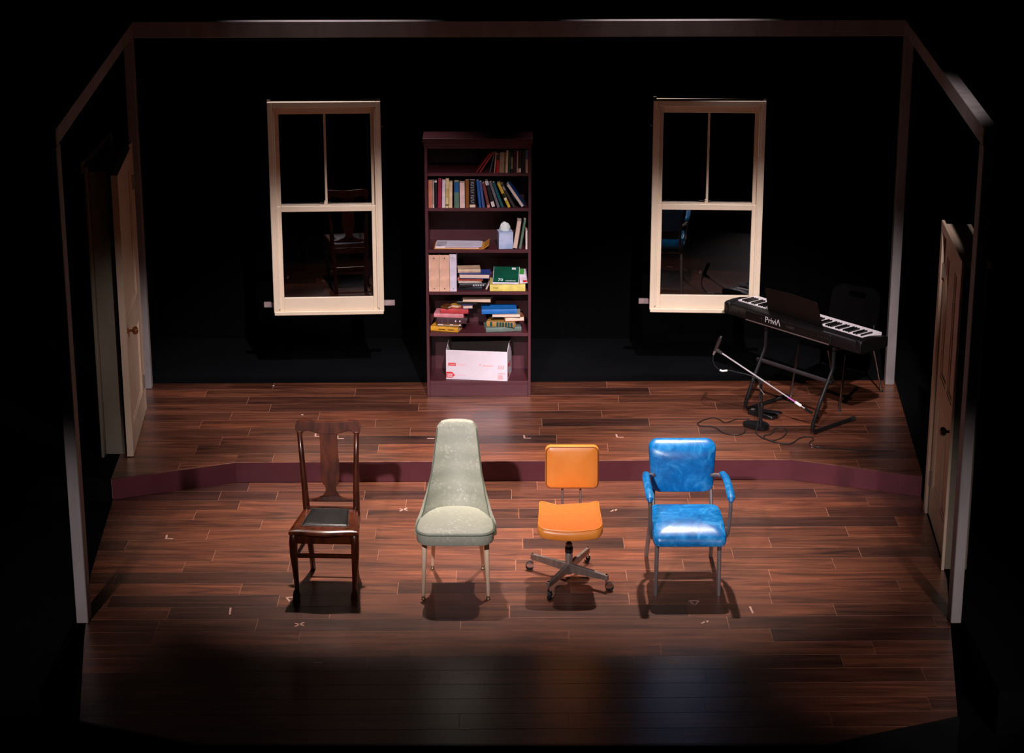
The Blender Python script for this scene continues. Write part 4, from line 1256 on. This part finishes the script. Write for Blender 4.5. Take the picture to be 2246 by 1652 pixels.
# audience's right end is the bass end: A0 B0 | C1 ...
pat = 'ABCDEFG'
wmesh = MB().box(-wk / 2 + 0.0006, wk / 2 - 0.0006, 0.089, 0.284, 0.072, 0.103).build('white_key', 'whitekey', KB, bevel=0.0012)
wmesh.location = (KL - 0.056 - wk / 2, 0, 0)
bmesh_ = None
for i in range(52):
    xk = KL - 0.056 - wk * (i + 0.5)
    if i:
        k_ = wmesh.copy(); COL.objects.link(k_); k_.location = (xk, 0, 0)
    note = pat[i % 7]
    if note in 'ACDFG' and i < 51:
        if bmesh_ is None:
            bmesh_ = MB().box(-0.0055, 0.0055, 0.0885, 0.208, 0.1035, 0.115).build('black_key', 'blackkey', KB, bevel=0.0015)
            k_ = bmesh_
        else:
            k_ = bmesh_.copy(); COL.objects.link(k_)
        k_.location = (xk - wk / 2, 0, 0)
m = MB()
rest = [(-0.275, 0.0), (0.275, 0.0), (0.262, 0.195), (0.250, 0.205), (0.0, 0.218), (-0.250, 0.205), (-0.262, 0.195)]
m.prism(rest, lambda x, zq, t: (0.690 + x, 0.050 - zq * 0.30 + t, 0.0985 + zq * 0.95), 0.0, 0.006)
m.build('music_rest', 'pianobody', KB, bevel=0.001)
text_mesh('lettering', 'Privi\u039b', 0.064, 'lettering', KB, frame_mat((0.445, -0.0125, 0.034), (1, 0, 0), (0, 0, 1)))
text_mesh('lettering', 'CASIO', 0.028, 'dimlettering', KB, frame_mat((0.665, -0.0125, 0.040), (1, 0, 0), (0, 0, 1)))
MB().lathe([(0.006, 0), (0.005, 0.001)], 10, (0.410, -0.0125, 0.052), (0, -1, 0)).build('logo_dot', 'dimlettering', KB)
for k in range(4):
    MB().lathe([(0.004, 0), (0.004, 0.002)], 8, (0.065 + 0.022 * k, 0.0, 0.040), (0, -1, 0)).build('jack_socket', 'dimlettering', KB)
    MB().lathe([(0.004, 0), (0.004, 0.002)], 8, (0.985 + 0.030 * k, -0.012, 0.050), (0, -1, 0)).build('jack_socket', 'dimlettering', KB)

KS = thing('keyboard_stand', 'black tubular Z-shaped keyboard stand under the digital piano', 'keyboard stand', (KO[0], KO[1], HZ + 0.001), (0, 0, KR))
for x in (0.450, 1.130):
    pts = [(x - 0.025, 0.255, 0.016), (x, -0.13, 0.016), (x + 0.01, -0.175, 0.022), (x + 0.013, -0.203, 0.045), (x + 0.013, -0.200, 0.080), (x + 0.004, -0.115, 0.25), (x, -0.015, 0.435), (x, -0.002, 0.475), (x, 0.0, 0.590)]
    MB().tube(pts, 0.0145, 10).build('leg_tube', 'blackmetal', KS)
    MB().tube([(x, -0.005, 0.6075), (x, 0.275, 0.6075)], 0.0140, 10).build('support_arm', 'blackmetal', KS)
    MB().lathe([(0.017, -0.02), (0.017, 0.02)], 10, (x - 0.025, 0.262, 0.017), (0, 1, 0)).build('end_cap', 'rubber', KS)
    MB().lathe([(0.012, 0), (0.016, 0.008), (0.014, 0.022)], 10, (x + (0.016 if x > 1 else -0.016), -0.045, 0.37), (1 if x > 1 else -1, 0, 0)).build('clamp_knob', 'blackplastic', KS)
MB().tube([(0.452, -0.045, 0.372), (1.130, -0.045, 0.372)], 0.0155, 10).build('cross_bar', mk('worn_black', (44, 38, 40), (36, 30, 32), rough=0.5), KS)

# ------------------------------------------------------------------ chair behind the keyboard
sc = thing('stacking_chair', 'black plastic stacking chair with chrome legs behind the digital piano', 'chair', (2.47, 3.50, HZ + 0.001), (0, 0, R(-39.6)))
m = cushion(0.43, 0.42, 0.030, r=0.06, edge=0.012, crown=-0.006, n=5, z0=0.425)
m.warp(lambda x, y, zq: (x, y - 0.04, zq))
m.build('seat', 'chairplastic', sc)
# back shell with a grip slot: an outline ring bridged to the slot ring
outl = rr(0.42, 0.36, 0.09, 7)
slot = rr(0.15, 0.045, 0.022, 7, 0, 0.115)
yb_ = lambda x, zq: 0.185 + (zq - 0.45) * 0.20 - 0.5 * x * x
m = MB()
nO = len(outl)
vf = []
for t in (0.0, 0.012):
    for ring in (outl, slot):
        vf += [(x, yb_(x, y + 0.63) + t, y + 0.63) for x, y in ring]
fs_ = []
for i in range(nO):
    j = (i + 1) % nO
    fs_ += [(i, j, nO + j, nO + i), (2 * nO + i, 3 * nO + i, 3 * nO + j, 2 * nO + j), (i, 2 * nO + i, 2 * nO + j, j), (nO + i, nO + j, 3 * nO + j, 3 * nO + i)]
m.add(vf, fs_)
m.build('backrest', 'chairplastic', sc)
for s in (-1, 1):
    MB().tube([(s * 0.215, -0.305, 0.008), (s * 0.205, -0.24, 0.425)], 0.0085, 8).build('front_leg', 'chrome', sc)
    MB().tube([(s * 0.215, 0.305, 0.008), (s * 0.205, 0.16, 0.40), (s * 0.200, 0.155, 0.455), (s * 0.185, 0.190, 0.55)], 0.0085, 8).build('rear_leg', 'chrome', sc)
    for yy in (-0.305, 0.305):
        MB().lathe([(0.013, 0), (0.013, 0.010), (0.009, 0.016)], 10, (s * 0.215, yy, 0)).build('foot_glide', 'rubber', sc)

# ------------------------------------------------------------------ microphone stand, microphone, pedal, cables
ms = thing('microphone_stand', 'low black boom microphone stand with silver boom in front of the keyboard', 'microphone stand', (1.80, 2.765, HZ + 0.001))
base = [(0.10 * math.cos(R(a)), -0.012 + 0.085 * math.sin(R(a))) for a in range(-90, 91, 15)]
base = [(x * 0.72, y) for x, y in base] + [(-0.075, 0.085), (-0.115, 0.055), (-0.110, 0.0)]
MB().prism(base, lambda x, y, t: (x, y, t), 0.0, 0.028).build('base', 'blackmetal', ms, bevel=0.006, seg=2)
MB().tube([(0.012, 0, 0.028), (0.012, 0, 0.17)], 0.012, 10).build('lower_pole', 'blackmetal', ms)
MB().tube([(0.012, 0, 0.17), (0.004, 0, 0.335)], 0.009, 10).build('upper_pole', 'blackmetal', ms)
MB().lathe([(0.015, -0.018), (0.017, 0.0), (0.015, 0.018)], 10, (0.012, 0, 0.172)).build('pole_clutch', 'blackplastic', ms)
MB().lathe([(0.014, -0.022), (0.018, -0.010), (0.018, 0.010), (0.014, 0.022)], 10, (0.0, 0, 0.350), (0, 1, 0)).build('boom_clutch', 'blackplastic', ms)
MB().tube([(-0.02, -0.03, 0.322), (0.022, -0.035, 0.265)], 0.004, 6).lathe([(0.004, -0.006), (0.008, 0), (0.004, 0.006)], 8, (-0.02, -0.03, 0.322)).lathe([(0.004, -0.006), (0.008, 0), (0.004, 0.006)], 8, (0.022, -0.035, 0.265)).build('t_handle', 'steel', ms)
bA, bB = Vector((-0.322, 0.0, 0.592)), Vector((0.379, 0.0, 0.114))
at_ = lambda t: tuple(bA + (bB - bA) * t + Vector((0, -0.022, 0)))
MB().tube([at_(0.03), at_(0.55)], 0.0060, 8).build('boom_tube', 'boom', ms)
MB().tube([at_(0.55), at_(0.74)], 0.0050, 8).build('boom_rod', 'boom', ms)
MB().tube([at_(0.74), at_(0.82)], 0.0055, 8).build('pink_tape_wrap', 'pinktape', ms)
MB().tube([at_(0.82), at_(0.88)], 0.0105, 10).build('white_tape_wrap', 'whitetape', ms)
MB().tube([at_(0.88), at_(0.92)], 0.0045, 8).build('boom_rod', 'boom', ms)
MB().tube([at_(0.92), at_(1.0)], 0.0095, 10).build('counterweight', 'blackmetal', ms)
MB().tube([at_(-0.02), at_(0.045)], [0.016, 0.011], 10).build('microphone_clip', mk('scuffed_clip', (70, 64, 64), (30, 28, 28), rough=0.5, scale=(60, 60, 60)), ms)

mic = thing('microphone', 'slim dark condenser microphone clipped on the end of the boom', 'microphone', (1.456, 2.743, HZ + 0.577))
ax = Vector((0.040, 0, 0.105)).normalized()
pt = lambda t: tuple(ax * t)
MB().tube([pt(0.012), pt(0.045), pt(0.112)], [0.0105, 0.0145, 0.0145], 14).build('body', mk('dark_microphone', (70, 56, 56), (60, 48, 48), rough=0.35, metal=0.6), mic)
MB().tube([pt(0.112), pt(0.118), pt(0.130)], [0.0145, 0.0150, 0.010], 14).build('grille', 'blackmetal', mic)
MB().tube([pt(-0.020), pt(0.012)], [0.007, 0.0105], 12).build('connector', 'steel', mic)


def smooth_path(pts, n=5):
    pts = [Vector(p) for p in pts]
    out = []
    for i in range(len(pts) - 1):
        p0 = pts[max(0, i - 1)]; p1 = pts[i]; p2 = pts[i + 1]; p3 = pts[min(len(pts) - 1, i + 2)]
        for k in range(n):
            t = k / n
            out.append(0.5 * ((2 * p1) + (p2 - p0) * t + (2 * p0 - 5 * p1 + 4 * p2 - p3) * t * t + (3 * p1 - p0 - 3 * p2 + p3) * t ** 3))
    out.append(pts[-1])
    return out


def floor_pts(l, z=HZ + 0.0055):
    return [(x, y, z) for x, y in l]


mc = thing('microphone_cable', 'black microphone cable hanging from the boom and looping on the floor', 'cable', (1.45, 2.745, HZ + 0.001))
hang = [(1.449, 2.743, 0.705), (1.448, 2.740, 0.66), (1.470, 2.738, 0.615), (1.515, 2.738, 0.585), (1.565, 2.738, 0.590), (1.625, 2.735, 0.575), (1.70, 2.725, 0.560), (1.775, 2.715, 0.525), (1.790, 2.715, 0.45), (1.783, 2.715, 0.36), (1.790, 2.705, 0.26), (1.770, 2.665, 0.165), (1.762, 2.640, HZ + 0.0055)]
loop1 = [(1.773, 2.575), (1.802, 2.505), (1.848, 2.458), (1.902, 2.482), (1.957, 2.559), (1.992, 2.669), (1.978, 2.725), (1.932, 2.733), (1.898, 2.700), (1.888, 2.640), (1.860, 2.594), (1.822, 2.575), (1.808, 2.530), (1.830, 2.470), (1.880, 2.420),
         (1.962, 2.386), (2.007, 2.42), (2.053, 2.497), (2.105, 2.54), (2.150, 2.530), (2.155, 2.470), (2.120, 2.415), (2.134, 2.328), (2.23, 2.293), (2.33, 2.281), (2.427, 2.256), (2.573, 2.242), (2.70, 2.235)]
off = Vector((1.45, 2.745, HZ + 0.001))
MB().tube([p - off for p in smooth_path(hang + floor_pts(loop1))], 0.0038, 6).build('cable_run', 'rubber', mc)
MB().tube([Vector(p) - off for p in ((1.498, 2.738, 0.592), (1.515, 2.738, 0.585), (1.552, 2.738, 0.588))], 0.0075, 8).build('white_tape_wrap', 'whitetape', mc)

pc = thing('power_cable', 'black cable in a wide loop on the floor left of the microphone stand', 'cable', (1.60, 2.75, HZ + 0.001))
off2 = Vector((1.60, 2.75, HZ + 0.001))
la = [(1.748, 2.940), (1.721, 2.930), (1.661, 2.934), (1.614, 2.894), (1.563, 2.853), (1.532, 2.91), (1.499, 2.962), (1.451, 2.951), (1.393, 2.894), (1.356, 2.829), (1.378, 2.781), (1.445, 2.773), (1.488, 2.725), (1.53, 2.622), (1.593, 2.579), (1.646, 2.59), (1.680, 2.640), (1.690, 2.700)]
MB().tube([p - off2 for p in smooth_path(floor_pts(la))], 0.0036, 6).build('cable_run', 'rubber', pc)

pd = thing('sustain_pedal', 'black sustain pedal on the floor behind the microphone stand base', 'pedal', (1.86, 3.01, HZ + 0.001), (0, 0, R(-42)))
MB().prism([(-0.115, 0.0), (0.105, 0.0), (0.105, 0.028), (0.02, 0.034), (-0.105, 0.040), (-0.115, 0.030)], lambda x, zq, t: (x, t, zq), -0.042, 0.042).build('housing', 'blackmetal', pd, bevel=0.004)
MB().prism([(-0.02, 0.036), (0.125, 0.052), (0.150, 0.050), (0.150, 0.060), (0.120, 0.064), (-0.02, 0.046)], lambda x, zq, t: (x, t, zq), -0.028, 0.028).build('treadle', 'blackplastic', pd, bevel=0.003)
MB().box(-0.098, -0.070, -0.03, -0.002, 0.0402, 0.0412).build('badge', 'alu', pd)

# ------------------------------------------------------------------ spike tape marks on the floor


def strip(m, x0, y0, x1, y1, w=0.012):
    a, b_ = Vector((x0, y0)), Vector((x1, y1))
    d = (b_ - a).normalized(); nn = Vector((-d.y, d.x)) * w / 2
    v = []
    for zq in (0.0, 0.0006):
        v += [(a.x + nn.x, a.y + nn.y, zq), (b_.x + nn.x, b_.y + nn.y, zq), (b_.x - nn.x, b_.y - nn.y, zq), (a.x - nn.x, a.y - nn.y, zq)]
    m.add(v, [(0, 1, 2, 3), (7, 6, 5, 4), (0, 4, 5, 1), (1, 5, 6, 2), (2, 6, 7, 3), (3, 7, 4, 0)])


SPK = {'L': [(-0.02, 0.05, -0.014, -0.012), (-0.022, -0.014, 0.032, -0.014)], 'X': [(-0.024, -0.03, 0.024, 0.03), (-0.028, 0.016, 0.028, -0.016)], 'line': [(0.004, -0.05, -0.004, 0.05)], 'dash': [(-0.026, 0, 0.026, 0)],
       'tri': [(-0.03, 0.035, 0.03, 0.035), (-0.03, 0.035, 0.0, -0.035), (0.03, 0.035, 0.0, -0.035)], 'bit': [(-0.007, 0, 0.007, 0)], 'bird': [(-0.02, -0.02, 0.026, 0.02), (-0.004, 0.01, 0.02, -0.004)]}
MARKS = [('L', 0.105, 2.536, HZ, 'pink tape corner mark on the platform behind the green and orange chairs'),
         ('L', 0.771, 2.556, HZ, 'pink tape corner mark on the platform between orange and blue chairs'),
         ('X', -0.730, 1.490, 0, 'pink tape cross between the wooden and green chairs'),
         ('bird', 0.680, 1.473, 0, 'torn pink tape scrap beside the orange seat'),
         ('L', -2.230, 0.986, 0, 'pink tape corner mark alone on the deck near the left post'),
         ('tri', -1.337, -0.004, 0, 'pale tape triangle at the front foot of the wooden chair'),
         ('line', -1.681, -0.174, 0, 'short upright tape strip left of the wooden chair'),
         ('X', -1.249, -0.364, 0, 'tape cross on the deck in front of the wooden chair'),
         ('dash', -1.096, -0.882, 0, 'small tape dash far downstage of the wooden chair'),
         ('tri', 1.098, -0.054, 0, 'pale tape triangle below the blue armchair'),
         ('line', 1.430, -0.155, 0, 'short upright tape strip right of the blue armchair'),
         ('bird', 1.134, -0.331, 0, 'torn tape cross on the deck in front of the blue armchair'),
         ('dash', 0.913, -0.888, 0, 'small tape dash far downstage of the blue armchair'),
         ('bit', -1.555, 3.046, HZ, 'tiny white tape scrap on the platform above the wooden chair'),
         ('bit', -1.845, 3.749, HZ, 'tiny white tape scrap at the back edge of the platform'),
         ('L', 2.144, 2.345, HZ, 'pale tape corner mark beside the cables'),
         ('dash', -0.582, 2.516, HZ, 'pink tape dash on the platform beside the green chair back'),
         ('L', -1.237, 2.526, HZ, 'pink tape corner mark seen through the wooden chair back'),
         ('L', -1.399, 2.575, HZ, 'pink tape corner mark beside the wooden chair post')]
for kind, x, y, zq, lb in MARKS:
    m = MB()
    for st in SPK[kind]:
        strip(m, *st)
    o = m.build('tape_mark', 'whitetape' if 'white' in lb else 'tape')
    o.location = (x, y, zq + 0.0008)
    tag(o, lb, 'tape', 'spike tape marks on the floor')
